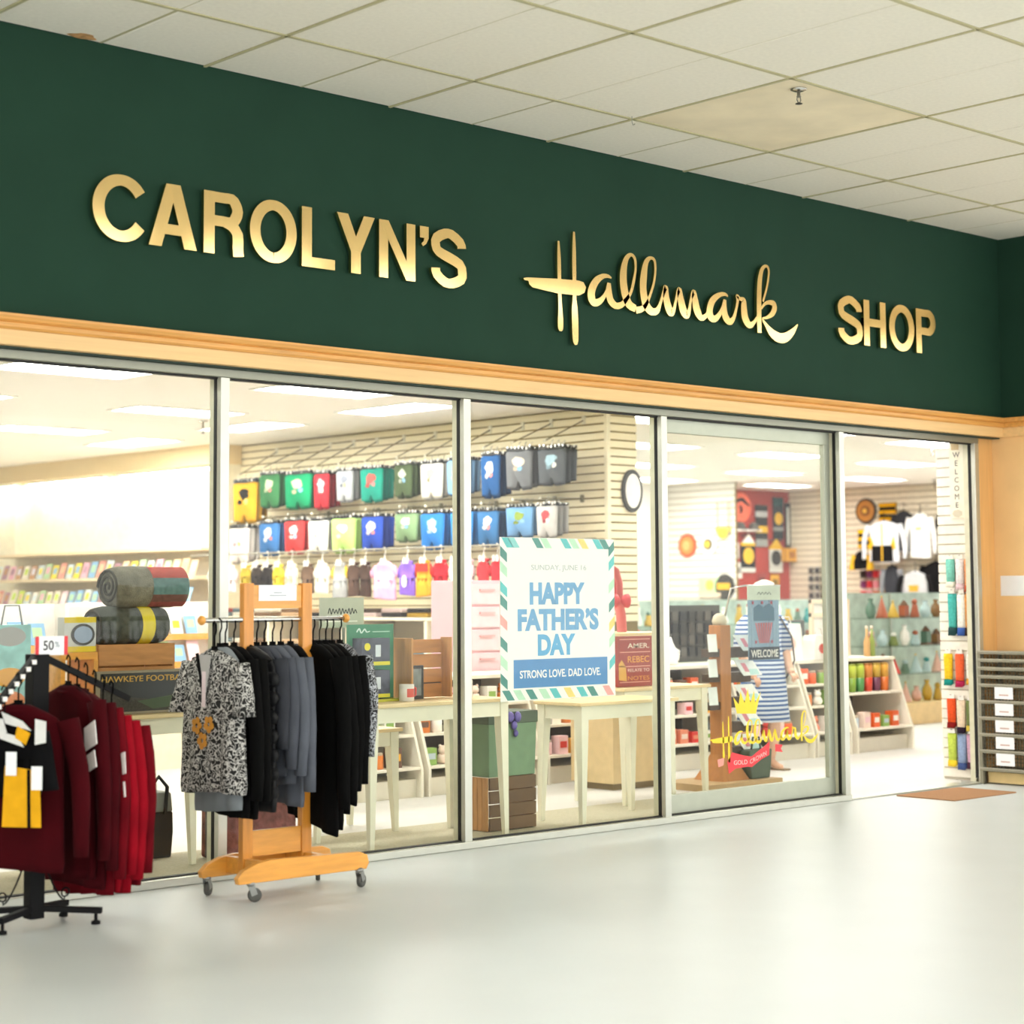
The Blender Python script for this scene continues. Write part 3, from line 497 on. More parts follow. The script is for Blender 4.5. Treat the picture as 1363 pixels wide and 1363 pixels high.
for i, (x, w, h, m, nm, lb) in enumerate([(.80, .47, .80, BLK, 'black_cardigan', 'black long cardigan right behind the leopard blouse'), (.85, .46, .81, BLK, 'black_cardigan', 'black long cardigan second behind the leopard blouse'),
        (.935, .54, .78, BLKP, 'quilted_vest', 'black quilted long vest with puffed bands beside the near rack post'), (.985, .40, .52, GREYD, 'grey_sweater', 'dark grey sweater nearest the quilted vest'), (1.03, .42, .64, GREY, 'grey_sweater', 'mid grey sweater with long drooping sleeves'),
        (1.08, .44, .68, GREYL, 'grey_sweater', 'paler grey sweater at the middle of the rail'), (1.13, .43, .78, GREYL, 'grey_sweater', 'pale grey long sweater last of the grey ones'), (1.19, .42, .60, BLK, 'black_dress', 'short black top between the grey sweaters and the far post'),
        (1.33, .46, .90, BLK, 'black_dress', 'longest black dress just past the far rack post'), (1.37, .46, .86, BLK, 'black_dress', 'black dress second past the far rack post'), (1.41, .45, .80, BLK, 'black_dress', 'black dress third past the far rack post'), (1.45, .45, .76, BLK, 'black_dress', 'black dress fourth past the far rack post')]):
    o = shirt(nm, lb, 'garment', (x, -.58, ZR), Q, m, w, h, .03, 'long' if i not in (2, 7) else None, seed=10+i, group=GB, hem=-.06 if i > 7 else None, fold=.014)
    if nm == 'quilted_vest':
        for k in range(7): put(B().loft([[(x2, y2*1.0, z2) for x2, y2, z2 in ring(-.16-.09*k+dz, w*.425*f, .036*f, 24, 1, .003)] for dz, f in ((-.04, .93), (-.025, 1.05), (0, 1.10), (.025, 1.05), (.04, .93))]), 'quilted_band', BLKP, o, True, local=True)
shirt('leopard_cardigan', 'leopard print long-sleeved cardigan, last garment at the far end of the wooden rack', 'cardigan', (1.50, -.58, ZR), Q, LEO2, .44, .60, .03, 'long', seed=31, group=GB, hem=-.05)
# ---- black four-way rack with red sweatshirts
BM = M('#08080A', .6, 0, var=.1, spec=.2)
fr = thing('floor_rack', 'black metal four-way clothes rack with scrolled base at the edge of the first window', 'clothes rack', (-.205, -.57, 0))
put(B().box(-.24, -.17, -.605, -.535, .03, 1.20), 'post', BM, fr, bevel=.004)
for dx, dy in ((1, -.9), (1, .62), (-1, .9), (-1, -.62)):
    L = .30; p = (-.205, -.57, .075); q = (-.205+dx*L*.78, -.57+dy*L*.78*.9, .06); b = put(B().bar(p, q, .035, .026), 'base_leg', BM, fr, bevel=.003)
    put(B().lathe((q[0]-dx*.02, q[1]-dy*.02, .0), [(.02, 0), (.02, .014), (.008, .018), (.008, .055)], 12), 'levelling_foot', BM, b, True)
for sx in (-1, 1):
    pts = [(-.205+sx*(.035+.10*q), -.57-.03*sx, .10+.17*(1-q)**1.5) for q in [i/8 for i in range(9)]]
    for k in range(14): a = k*.55; pts.append((-.205+sx*(.135+.028*math.sin(a)*(1-k/18)), -.57-.03*sx, .115+.028*(1-math.cos(a))*(1-k/18)))
    top = [(-.205+sx*(.05+.022*math.cos(a)*(1-a/12)), -.57-.03*sx, .255+.022*math.sin(a)*(1-a/12)) for a in [k*.5 for k in range(14)]]
    put(B().tube(pts, .004, 6), 'scroll', BM, fr, True); put(B().tube(top, .004, 6), 'scroll', BM, fr, True)
ARM = [((-.17, -.57, 1.19), (.27, -.57, .985)), ((-.235, -.60, 1.19), (-.59, -.85, .95))]
for p, q in ARM:
    a = put(B().bar(p, q, .028, .028), 'slanted_arm', BM, fr, bevel=.002); b = B(); n = 8
    for i in range(n):
        t = (i+.6)/n; c = Vector(p).lerp(Vector(q), t); b.cbox((c.x+.004, c.y-.0165, c.z), (.022, .012, .020))
    put(b, 'notch_marks', WHITE, a, kind='stuff') if q[0] < 0 else None
put(B().box(-.245, -.165, -.61, -.53, .80, 1.205), 'post_sleeve', BM, fr, bevel=.003)
sg = thing('sale_sign', 'small white 50 percent sale card with red side bars', 'sale sign', (-.15, -.60, 1.20))
put(B().box(-.235, -.072, -.604, -.600, 1.20, 1.285), 'card', PAPER, sg)
for x in (-.235, -.09): put(B().box(x, x+.018, -.6055, -.604, 1.20, 1.285), 'red_bar', M('#D8323A', .5), sg)
text('50', FY(-.195, -.604, 1.222), .044, 'print', M('#1B1B1E', .6), sg, n0=.0004, depth=.0012, bold=.01, width=.052)
text('%', FY(-.137, -.604, 1.235), .026, 'print', M('#7E8A94', .6), sg, n0=.0004, depth=.0012)
R1 = M('#5E0410', .92, var=.25, scale=5); R2 = M('#860618', .9, var=.22, scale=5); R3 = M('#3C0209', .92, var=.2, scale=5)
GR = 'red sweatshirts on the four-way rack'
REDS = [(-.10, 1.13, .86, R3, 'darkest red sweatshirt with white sleeve bars, innermost on the arm'), (-.04, 1.115, .90, R3, 'dark red sweatshirt second out on the four-way rack arm'), (.02, 1.09, .92, R1, 'red sweatshirt third out on the four-way rack arm'), (.08, 1.055, .86, R2, 'bright red sweatshirt with white sleeve bars, fourth out on the arm'),
        (.14, 1.03, .86, R2, 'bright red sweatshirt fifth out on the four-way rack arm'), (.20, 1.005, .80, R1, 'deep red sweatshirt at the outer end of the four-way rack arm')]
for i, (x, z, h, m, lb) in enumerate(REDS):
    z += .03
    o = shirt('sweatshirt', lb, 'sweatshirt', (-.05+.045*i, -.575, z-.10), Q, m, .57, h-.02, .035, 'long', seed=50+i, group=GR, fold=.02, hmat=BLK)
    if i in (0, 3):
        for s in (1,):
            for zz, hh in ((-.17, .085), (-.30, .06)): local_panel(o, 'sleeve_bar', [(.255, zz-.01), (.345, zz+.03), (.365, zz+.03-hh*1.2), (.265, zz-.01-hh*1.2)] if i == 0 else [(.27, zz-.07), (.375, zz-.04), (.385, zz-hh*1.1-.04), (.28, zz-hh*1.1-.07)], M('#E6DEDB', .8), -.060, .004)
BLKJ = M('#08080A', .9, var=.2); YEL = M('#E0A51B', .8, var=.08)
o = shirt('sweatshirt', 'very dark red sweatshirt on the arm that leaves the frame', 'sweatshirt', (-.36, -.69, .99), -.963, R3, .52, .72, .05, 'long', seed=71, group=GR)
o = shirt('team_jersey', 'black jersey with yellow panels, white trim and white tags at the picture edge', 'jersey', (-.46, -.757, .94), -.963, BLKJ, .40, .34, .05, 'short', seed=72)
local_panel(o, 'yellow_panel', [(.04, -.20), (.20, -.22), (.21, -.46), (.03, -.46)], YEL, -.062, .006); local_panel(o, 'side_stripe', [(.145, -.215), (.158, -.215), (.165, -.46), (.150, -.46)], BLKJ, -.068, .003)
for k, pl in enumerate(([(.02, .03), (.12, -.01), (.16, -.05), (.04, -.02)], [(.18, .0), (.23, -.01), (.23, -.10), (.18, -.11)], [(.0, -.05), (.10, -.075), (.13, -.12), (.02, -.085)], [(-.06, .01), (.03, -.0), (.05, -.06), (-.04, -.05)])): local_panel(o, 'white_trim', pl, M('#DADAD8', .8), -.066-.002*k, .004)
local_panel(o, 'yellow_tag', [(.10, -.03), (.16, -.06), (.14, -.11), (.09, -.08)], YEL, -.074, .003)
for k, (tx, tz) in enumerate(((.05, -.14), (.17, -.20))): local_panel(o, 'price_tag', [(tx, tz), (tx+.05, tz), (tx+.05, tz-.10), (tx, tz-.10)], PAPER, -.078, .002)
# ------------------------------------------------------------------ bins by the pier, mat, notice
bn = thing('tray_rack', 'grey wire tray rack with white cards against the pier', 'rack', (8.19, -.4, 0)); GW = M('#8B8775', .5, .2, var=.08)
for y in (-.06, -.78):
    for x in (8.05, 8.32): put(B().box(x-.012, x+.012, y-.012, y+.012, 0, 1.0), 'post', GW, bn)
zs = [.10, .235, .36, .485, .61, .735, .80, .862, .925, .985]
for i, z in enumerate(zs):
    b = B().box(8.035, 8.335, -.80, -.045, z, z+.016); o = put(b, 'tray', GW, bn, bevel=.004)
    put(B().box(8.035, 8.042, -.80, -.045, z+.016, z+.028), 'tray_lip', M('#A5A190', .5, .2), o)
b = B()
for k in range(26):
    y = -.06-.028*k; b.box(8.055, 8.058, y-.003, y+.003, .11, .98)
for k in range(30): z = .12+.0285*k; b.box(8.055, 8.058, -.79, -.05, z-.002, z+.002)
put(b, 'wire_mesh', M('#57523F', .6, .2), bn, kind='stuff')
put(B().box(8.10, 8.30, -.76, -.08, .01, .09), 'bottom_bin', M('#D9BE86', .6), bn)
for i in range(5):
    z = .255-.0+.125*(i)-.125*0-.12+.005; put(B().box(8.028, 8.031, -.36, -.20, z+.01, z+.10), 'label_card', PAPER, bn)
    put(B().box(8.0272, 8.028, -.32, -.24, z+.035, z+.045), 'print_line', M('#C9A9A0', .7), bn)
put(B().box(PX-.0015, PX, -.34, -.075, 1.43, 1.585), 'wall_notice', PAPER, label='white paper notice on the tan pier', cat='notice')
mt = put(B().box(6.87, 7.65, -.61, -.115, 0, .009), 'door_mat', M('#A9805F', .95, var=.15, scale=120, bump=.4, bscale=400), bevel=.003, label='flat brown door mat in front of the open doorway', cat='door mat')
# ------------------------------------------------------------------ poster and door decal
po = thing('window_poster', 'large Father\'s Day poster hung inside the third window', 'poster', (3.66, .03, .825))
PW = M('#F6F1EC', .5, var=.01); BLU = M('#6FA6D2', .5, var=.06); BLUD = M('#4F8AC2', .5, var=.05)
px0, px1, pz0, pz1 = 3.165, 4.14, .825, 1.806
put(B().box(px0, px1, .028, .033, pz0, pz1), 'sheet', PW, po); FP = FY(px0, .028, pz0); w, h = px1-px0, pz1-pz0
put(B().prism([(.105, .075), (w-.07, .075), (w-.07, .245), (.105, .245)], FP, 0, .001), 'blue_band', BLUD, po)
ST = ['#5FC2C4', '#4E8F86', '#BFE3C4', '#F4D77A', '#F0A7A0', '#8CD0CE']
def slant(u, v, du, dv, k): return [(u, v), (u+du, v), (u+du+k, v+dv), (u+k, v+dv)]
seq = [0, 5, 1, 2, 0, 2, 3, 0, 1, 2]
for i, u in enumerate((.01, .06, .26, .33, .50, .57, .65, .78, .84)): put(B().prism(slant(u+.045, h-.062, .055, .06, -.045), FP, 0, .0012), 'border_stripe', M(ST[seq[i]], .5), po)
for i, u in enumerate((.01, .10, .2, .31, .40, .52, .63, .72, .86)): put(B().prism(slant(u+.045, .005, .058, .06, -.045), FP, 0, .0012), 'border_stripe', M(ST[[1, 2, 1, 2, 0, 3, 0, 1, 4][i]], .5), po)
for i, v in enumerate((.11, .22, .33, .46, .58, .66, .78, .87)): put(B().prism([(0, v), (.055, v-.04), (.055, v+.015), (0, v+.06)], FP, 0, .0012), 'border_stripe', M(ST[[1, 2, 1, 4, 1, 0, 2, 1][i]], .5), po)
for i, v in enumerate((.16, .30, .40, .52, .64, .78, .87)): put(B().prism([(w-.05, v), (w, v+.045), (w, v+.10), (w-.05, v+.055)], FP, 0, .0012), 'border_stripe', M(ST[[0, 2, 3, 1, 2, 0, 1][i]], .5), po)
TX = lambda s, cu, v, wd, hh, mat, bold: text(s, (FP[0]+FP[1]*cu+FP[2]*v, FP[1], FP[2], FP[3]), hh, 'print', mat, po, width=wd, n0=.0002, depth=.0012, bold=bold, center=True)
TX('SUNDAY, JUNE 16', .49, .775, .47, .042, M('#B9BCBC', .6), -.004)
TX('HAPPY', .475, .575, .47, .135, BLU, .05); TX('FATHER\u2019S', .485, .415, .69, .135, BLU, .05); TX('DAY', .465, .265, .32, .130, M('#5FA9D6', .5), .05)
TX('STRONG LOVE. DAD LOVE.', .50, .132, .69, .048, PW, .02)
# decal on the sliding leaf
dc = thing('door_decal', 'yellow script, crown and red ribbon decal on the sliding glass door', 'decal', (5.45, .0455, .3)); YD = M('#F2D21E', .4, var=.04); RD = M('#E8323C', .4, var=.05)
FD = FY(0, .0465, 0); b = B(); sc = .44; off = (5.02-3.13*sc, .47-3.30*sc)
for nm in ('stem1', 'stem2', 'a1', 'a1b', 'l2', 'a2', 'r', 'k', 'kb'): ribbon(b, STROKES[nm], FD, 0, .001, sc, 1.0, off, 4)
b.prism([(x*sc+off[0], z*sc+off[1]) for x, z in STROKES['cross']], FD, 0, .001); put(b, 'script', YD, dc)
put(B().prism([(5.29, .765), (5.325, .655), (5.52, .645), (5.575, .79), (5.515, .72), (5.505, .80), (5.465, .72), (5.44, .815), (5.405, .72), (5.365, .80), (5.345, .715)], FD, 0, .001), 'crown', YD, dc)
rb = put(B().prism([(5.22, .34), (5.27, .40), (5.40, .37), (5.47, .36), (5.60, .42), (5.66, .45), (5.655, .36), (5.57, .335), (5.47, .29), (5.42, .295), (5.30, .29), (5.235, .26)], FD, 0, .001), 'ribbon', RD, dc)
put(B().prism([(5.72, .43), (5.80, .42), (5.78, .395), (5.80, .37), (5.72, .38)], FD, 0, .001), 'ribbon_tail', RD, dc); put(B().prism([(5.12, .36), (5.19, .37), (5.18, .32), (5.13, .31)], FD, 0, .001), 'ribbon_tail', M('#E89A8C', .5), dc)
text('GOLD', (Vector((5.285, .0455, .315)), Vector((.99, 0, -.02)), Vector((0, 0, 1)), Vector((0, -1, 0))), .03, 'print', M('#F6C8C4', .5), dc, width=.14, n0=.0008, depth=.0008)
text('CROWN', (Vector((5.45, .0455, .31)), Vector((.96, 0, .28)), Vector((0, 0, 1)), Vector((0, -1, 0))), .03, 'print', M('#F6C8C4', .5), dc, width=.18, n0=.0008, depth=.0008)
# ------------------------------------------------------------------ window display
TC = M('#E9E4CC', .45, var=.03); TT = M('#E8CF9E', .5, var=.08, scale=4, stretch=(.6, 6, 6))
def table(x0, x1, y0, y1, h, label):
    t = thing('display_table', label, 'table', ((x0+x1)/2, (y0+y1)/2, 0), group='cream display tables behind the windows')
    put(B().box(x0-.02, x1+.02, y0-.02, y1+.02, h-.022, h), 'table_top', TT, t, bevel=.004)
    b = B().box(x0+.05, x1-.05, y0+.008, y0+.026, h-.11, h-.022).box(x0+.05, x1-.05, y1-.026, y1-.008, h-.11, h-.022).box(x0+.008, x0+.026, y0+.05, y1-.05, h-.11, h-.022).box(x1-.026, x1-.008, y0+.05, y1-.05, h-.11, h-.022)
    put(b, 'apron', TC, t)
    for x, sx in ((x0, 1), (x1, -1)):
        for y, sy in ((y0, 1), (y1, -1)):
            q = lambda s, z: [(x, y, z), (x+sx*s, y, z), (x+sx*s, y+sy*s, z), (x, y+sy*s, z)] if sx*sy > 0 else [(x, y, z), (x, y+sy*s, z), (x+sx*s, y+sy*s, z), (x+sx*s, y, z)]
            put(B().loft([q(.03, .006), q(.06, h-.16), q(.062, h-.022)]), 'leg', TC, t)
table(.12, 1.36, .52, 1.05, .83, 'cream table with the picture and blankets behind the first window')
table(2.33, 3.40, .22, .76, .835, 'tall cream table behind the second window, closest to the glass')
table(2.15, 3.06, .86, 1.35, .64, 'lower cream table behind the tall one of the second window')
table(4.03, 4.90, .22, .63, .775, 'cream table under the Father\'s Day poster')
table(5.02, 5.88, .80, 1.30, .81, 'cream table with the red boxed sign, behind the sliding door')
CRW = M('#B98048', .65, var=.16, scale=5, stretch=(1.5, 6, 8)); CRD = M('#7D5A38', .7, var=.2, scale=5, stretch=(6, 6, 1.5)); CRV = M('#C08E58', .65, var=.16, scale=5, stretch=(8, 8, 1.2))
cr = thing('wooden_crate', 'brown slatted crate holding rolled blankets on the first table', 'crate', (1.05, .8, .83))
for z in (.835, .965, 1.09): put(B().box(.83, 1.30, .665, .68, z, z+.115), 'plank', CRW, cr, bevel=.002)
for k in range(4): put(B().box(.815, .83, .68+.075*k, .75+.075*k, .835, 1.205), 'plank', CRV, cr, bevel=.002)
for k in range(3): put(B().box(.83, 1.30, .965, .98, .835+.13*k, .95+.13*k), 'plank', CRW, cr, bevel=.002)
put(B().box(1.30, 1.315, .68, .965, .835, 1.205), 'end_board', CRW, cr); put(B().box(.83, 1.30, .68, .965, .835, .85), 'bottom_board', CRW, cr)
def roll(x0, x1, y, z, r, mat, label, seed):
    t = thing('rolled_blanket', label, 'blanket', ((x0+x1)/2, y, z-r)); n = 28; rings = []
    for i in range(9):
        q = i/8; rr = r*(1-.10*(abs(q-.5)*2)**6); rings.append([(x0+(x1-x0)*q, y+rr*math.cos(2*PI*k/n)*(1+.03*math.sin(3*k+seed)), z+rr*.92*math.sin(2*PI*k/n)*(1+.02*math.sin(5*q+k))) for k in range(n)])
    put(B().loft(rings[::-1]), 'roll', mat, t, True)
    b = B(); pts = []
    for k in range(40): a = k*.42; q = r*.88*(1-k/44); pts.append((x0-.004, y+q*math.cos(a), z+.92*q*math.sin(a)))
    b.tube(pts, .008, 6); put(b, 'spiral_end', M('#4C4A40', .9), t, True); return t
BK1 = M('#7C7868', .95, var=.25, scale=30, bump=.5, bscale=150); BK2 = M('#4F5249', .95, var=.3, scale=30, bump=.5, bscale=150)
t = roll(.88, 1.30, .81, 1.305, .115, BK2, 'dark grey-green rolled blanket with a yellow band, lower of two in the crate', 1)
put(B().loft([[(x, .81+.119*math.cos(2*PI*k/24), 1.305+.110*math.sin(2*PI*k/24)) for k in range(24)] for x in (1.12, 1.20)], False), 'yellow_band', M('#E3CB22', .6), t, True)
t = roll(.97, 1.42, .81, 1.515, .125, BK1, 'grey speckled rolled blanket with a red and teal patch, upper of two', 2)
for nm, c, a0, a1 in (('red_patch', '#B2564C', 1.9, 2.7), ('teal_patch', '#5F7C78', 2.7, 3.5), ('brown_patch', '#6E4E46', 3.5, 3.9), ('red_patch', '#8E4A48', 3.9, 4.3)):
    b = B(); m = 6; vs = [(x, .81+.1285*math.cos(a0+(a1-a0)*j/m), 1.515+.1185*math.sin(a0+(a1-a0)*j/m)) for x in (1.18, 1.41) for j in range(m+1)]
    b.add(vs, [(j+1, j, m+1+j, m+2+j) for j in range(m)]); put(b, nm, M(c, .9, var=.2, scale=40), t, True)
hp = thing('stadium_picture', 'dark framed stadium picture with gold lettering, leaning in front of the crate', 'picture', (1.05, .6, .83))
put(B().box(.785, 1.35, .60, .615, .835, 1.06), 'board', M('#1B1A16', .35, var=.3, scale=6), hp)
for a in ((.775, .80, .595, .618, .832, 1.065), (1.335, 1.36, .595, .618, .832, 1.065), (.80, 1.335, .595, .618, .832, .845), (.80, 1.335, .595, .618, 1.052, 1.065)): put(B().box(*a), 'frame', M('#8D8068', .5), hp)
put(B().prism([(.805, .85), (1.33, .85), (1.33, .95), (1.15, .905), (.95, .925), (.805, .96)], FY(0, .60, 0), 0, .001), 'crowd_print', M('#3A342A', .6, var=.5, scale=80), hp)
put(B().prism([(1.03, .90), (1.13, .855), (1.32, .87), (1.24, .925)], FY(0, .60, 0), 0, .0015), 'field_print', M('#47563C', .6), hp)
text('HAWKEYE FOOTBALL', FY(.81, .60, 1.005), .032, 'print', M('#C79A3C', .5), hp, width=.545, n0=.0005, depth=.001, bold=.01)
st = thing('wood_riser', 'orange wooden riser under the yellow clock box', 'riser', (.72, .75, .83))
put(B().box(.58, .80, .62, .90, 1.13, 1.17), 'top', RW, st, bevel=.004)
for x in (.58, .775): put(B().box(x, x+.025, .62, .90, .83, 1.13), 'side', RW, st)
bx = thing('clock_box', 'yellow and grey packaged alarm clock on the wooden riser', 'package', (.7, .7, 1.17))
put(B().box(.63, .82, .68, .75, 1.17, 1.355), 'box', M('#C9C9C4', .5), bx); put(B().box(.63, .82, .679, .68, 1.17, 1.20), 'print_band', M('#DDC11F', .5), bx); put(B().box(.63, .82, .679, .68, 1.325, 1.355), 'print_band', M('#DDC11F', .5), bx)
put(B().disc(FY(.74, .68, 1.262), .07, .058, 0, .006), 'clock_rim', M('#3B3A34', .4), bx); put(B().disc(FY(.74, .68, 1.262), .055, .045, .006, .008), 'clock_face', M('#93A2B8', .4), bx)
gb = thing('gift_bag', 'teal and orange patterned gift bag at the picture edge, on the first table', 'gift bag', (.3, .7, .83))
put(B().loft([[(.2, .65, z), (.42, .65, z), (.42+d, .80, z), (.2-d, .80, z)] for z, d in ((.83, 0), (1.32, .012))]), 'bag', M('#9CCFCB', .6, var=.3, scale=9), gb)
for z, c in ((1.26, '#A9A7A4'), (1.05, '#E9A94C'), (.93, '#E58F5E')): put(B().prism([(.30+.09*math.cos(a), z+.05*math.sin(a)) for a in [2*PI*k/16 for k in range(16)]], FY(0, .648, 0), 0, .002), 'print', M(c, .6), gb)
put(B().tube([(.25, .65, 1.32), (.27, .65, 1.42), (.35, .65, 1.42), (.37, .65, 1.32)], .005, 6), 'handle', M('#8F8F8F', .6), gb)
for i, (x, lb) in enumerate(((1.22, 'black and grey tote bag under the first table, nearest the mullion'), (.93, 'black and grey tote bag under the first table, beside the other tote'))):
    o = thing('tote_bag', lb, 'bag', (x+.1, .95, 0)); q = lambda z, d, y0=.86: [(x-d, y0, z), (x+.20+d, y0, z), (x+.20+d, y0+.16, z), (x-d, y0+.16, z)]
    put(B().loft([q(.006, 0), q(.15, .012), q(.26, .008)]), 'lower_body', M('#1C1B18', .7), o, bevel=.01); put(B().loft([q(.26, .008), q(.36, -.004), q(.37, -.02)]), 'upper_body', M('#7C7C70', .7), o, bevel=.008)
    put(B().tube([(x+.05, .85, .25), (x+.045, .84, .40), (x+.10, .84, .46), (x+.155, .84, .40), (x+.15, .85, .25)], .011, 8), 'handle', M('#1C1B18', .7), o, True)
# second window table
gs = thing('light_display', 'green display board with boxed string lights on the tall table', 'display', (2.6, .5, .835)); GRN = M('#3E8A66', .5)
put(B().box(2.42, 2.76, .54, .56, .84, 1.29), 'board', GRN, gs); put(B().box(2.42, 2.76, .44, .56, .835, .85), 'base', M('#C9C42E', .5), gs)
for i, z in enumerate((.86, 1.05)):
    p = put(B().box(2.45, 2.66, .45, .54, z, z+.16), 'light_box', M('#45495A', .4, var=.5, scale=25), gs); put(B().box(2.45, 2.66, .449, .45, z, z+.022), 'yellow_print', M('#D6CE2A', .5), p)
    put(B().disc(FY(2.49, .45, z+.11), .022, .022, 0, .002), 'yellow_spot', M('#E6D728', .5), p); put(B().box(2.55, 2.59, .4485, .449, z+.05, z+.12), 'white_print', M('#D5DCE4', .5), p)
b = B(); ribbon(b, [(2.48, 1.245, .008), (2.50, 1.265, .010), (2.515, 1.24, .008), (2.54, 1.262, .01), (2.555, 1.245, .008), (2.58, 1.25, .006)], FY(0, .54, 0), 0, .001); put(b, 'script_print', M('#D9EFE4', .5), gs)
put(B().box(2.60, 2.73, .539, .54, 1.243, 1.249), 'print_line', M('#A9D2BE', .5), gs)
cw = thing('wooden_crate', 'upright wooden crate showing its planked bottom on the tall table', 'crate', (2.95, .5, .835))
for k in range(4): put(B().box(2.80, 3.16, .56, .575, .84+.09*k, .922+.09*k), 'plank', CRW, cw, bevel=.003)
put(B().box(2.785, 2.80, .40, .575, .84, 1.205), 'side_board', CRV, cw, bevel=.003); put(B().box(3.16, 3.175, .48, .575, .84, 1.205), 'side_board', CRV, cw, bevel=.003)
mg = thing('mug', 'white and red patterned mug on the tall table', 'mug', (2.73, .38, .835)); put(B().lathe((2.73, .38, .835), [(.04, 0), (.045, .004), (.045, .10), (.040, .10), (.038, .02)], 20), 'body', M('#EFE9E0', .3), mg, True)
put(B().tube([(2.775, .38, .92), (2.80, .38, .91), (2.80, .38, .87), (2.775, .38, .86)], .006, 8), 'handle', M('#D2453C', .3), mg, True)
put(B().loft([[(2.73+.0455*math.cos(a), .38+.0455*math.sin(a), z) for a in [-2.2+k*.2 for k in range(9)]] for z in (.86, .91)], False), 'print', M('#D65A4E', .4), mg)
pf = thing('photo_frame', 'small black photo frame leaning on the upright crate', 'frame', (2.86, .46, .835)); put(B().box(2.80, 2.93, .46, .475, .838, 1.04), 'frame', M('#22201C', .4), pf, bevel=.003); put(B().box(2.82, 2.91, .459, .46, .86, 1.02), 'picture', M('#6F7673', .3, var=.5, scale=20), pf)
for i, (x, c, lb) in enumerate(((3.22, '#C84A3C', 'small red bottle at the end of the tall table'), (3.28, '#DAD4C4', 'small pale bottle at the end of the tall table'), (2.37, '#A3352C', 'small dark red candle beside the light display'))):
    o = thing('bottle', lb, 'bottle', (x, .45, .835)); put(B().lathe((x, .45, .835), [(.024, 0), (.026, .01), (.026, .10), (.010, .13), (.010, .16)], 14), 'body', M(c, .3), o, True); put(B().lathe((x, .45, .995), [(.013, 0), (.013, .02)], 12), 'cap', M('#B8B4A8', .4), o, True)
ss = thing('sign_stand', 'grey-green header sign with dark script on a stand behind the wooden rack', 'sign', (2.5, .7, .835))
put(B().box(2.33, 2.66, .70, .71, 1.27, 1.45), 'panel', M('#B9BBA4', .5), ss); put(B().tube([(2.52, .72, .84), (2.52, .72, 1.3)], .010, 8), 'pole', ALUD, ss)
put(B().lathe((2.52, .72, .835), [(.04, .001), (.04, .01), (.012, .016)], 18), 'foot', ALUD, ss)
b = B(); ribbon(b, [(2.39+.012*k, 1.365+(.018 if k % 2 else -.012)*(1+.3*math.sin(k)), .006) for k in range(19)], FY(0, .70, 0), 0, .001, k=4); put(b, 'script_print', M('#2B2B26', .6), ss); put(B().box(2.37, 2.61, .699, .70, 1.305, 1.312), 'print_line', M('#F1EEE2', .5), ss)
gc = thing('storage_crate', 'wooden crate under a green box with a purple bow, between the tables', 'crate', (3.6, .5, 0))
for k in range(5): put(B().box(3.385, 3.40, .405+.045*k, .446+.045*k, .01, .335), 'plank', CRV, gc, bevel=.002)
for k in range(4): put(B().box(3.40, 3.79, .39, .405, .012+.082*k, .088+.082*k), 'plank', M('#6B5238', .7, var=.2, scale=6), gc, bevel=.002)
put(B().box(3.775, 3.79, .405, .63, .01, .335), 'end_board', CRD, gc); put(B().box(3.40, 3.79, .405, .63, .01, .02), 'bottom_board', CRD, gc)
gx = thing('green_box', 'sage green box with a purple bow standing on the slatted crate', 'box', (3.6, .5, .336))
put(B().loft([[(3.40, .40, z), (3.79+d, .40, z), (3.79+d, .63, z), (3.40, .63, z)] for z, d in ((.337, 0), (.72, .02))]), 'body', M('#6F8B68', .6, var=.1), gx, bevel=.006); put(B().box(3.395, 3.815, .395, .635, .66, .735), 'lid', M('#4C5A46', .6), gx, bevel=.005)
for k, (dx, dz, r) in enumerate(((-.03, .02, .03), (.03, .02, .03), (0, -.03, .026), (.012, -.08, .02))):
    put(B().loft([[(3.60+dx+r*f*math.cos(2*PI*i/10), .385-.012*s, .68+dz+r*1.2*f*math.sin(2*PI*i/10)) for i in range(10)] for s, f in ((0, 1), (1, .7), (1.5, .1))]), 'bow_loop', M('#6C5FA8', .5, var=.2), gx, True)
ab = thing('boxed_sign', 'red boxed sign with gold and white lettering on the table by the sliding door', 'box', (5.25, .95, .81))
put(B().box(5.09, 5.44, .93, .97, .812, 1.165), 'box', M('#9E3E33', .5, var=.08), ab)
for z in (.84, .95, 1.05, 1.14): put(B().box(5.11, 5.42, .929, .93, z, z+.006), 'print_line', M('#E5A58E', .5), ab)
for s, z, c, hh in (('AMER.', 1.08, '#E9D2BE', .035), ('REBEC', .98, '#E39A3C', .045), ('RELATE TO', .915, '#E2B7A8', .022), ('NOTES', .855, '#D9893C', .03)): text(s, FY(5.19, .93, z), hh, 'print', M(c, .5), ab, width=.22, n0=.0005, depth=.001, bold=.01)
put(B().prism([(5.10, .86), (5.18, .85), (5.17, .95), (5.13, 1.0), (5.10, .97)], FY(0, .93, 0), 0, .001), 'figure_print', M('#D9A44C', .5), ab)

rg = thing('patterned_throw', 'folded maroon and grey patterned throw standing on the floor behind the wooden rack', 'throw', (1.8, .6, 0)); TH = M('#7A4A44', .95, var=.6, scale=16, bump=.3)
for k in range(3): put(B().loft([[(1.50+.01*k, .58+.05*k, z), (2.08-.02*k, .58+.05*k, z), (2.08-.02*k, .625+.05*k, z), (1.50+.01*k, .625+.05*k, z)] for z in (.007, .2, .40, .43)]), 'fold', M(('#7A4A44', '#6A625E', '#84584E')[k], .95, var=.6, scale=16, bump=.3), rg, bevel=.018)
put(B().box(1.50, 2.08, .578, .58, .30, .33), 'stripe', M('#B9A48C', .9), rg)
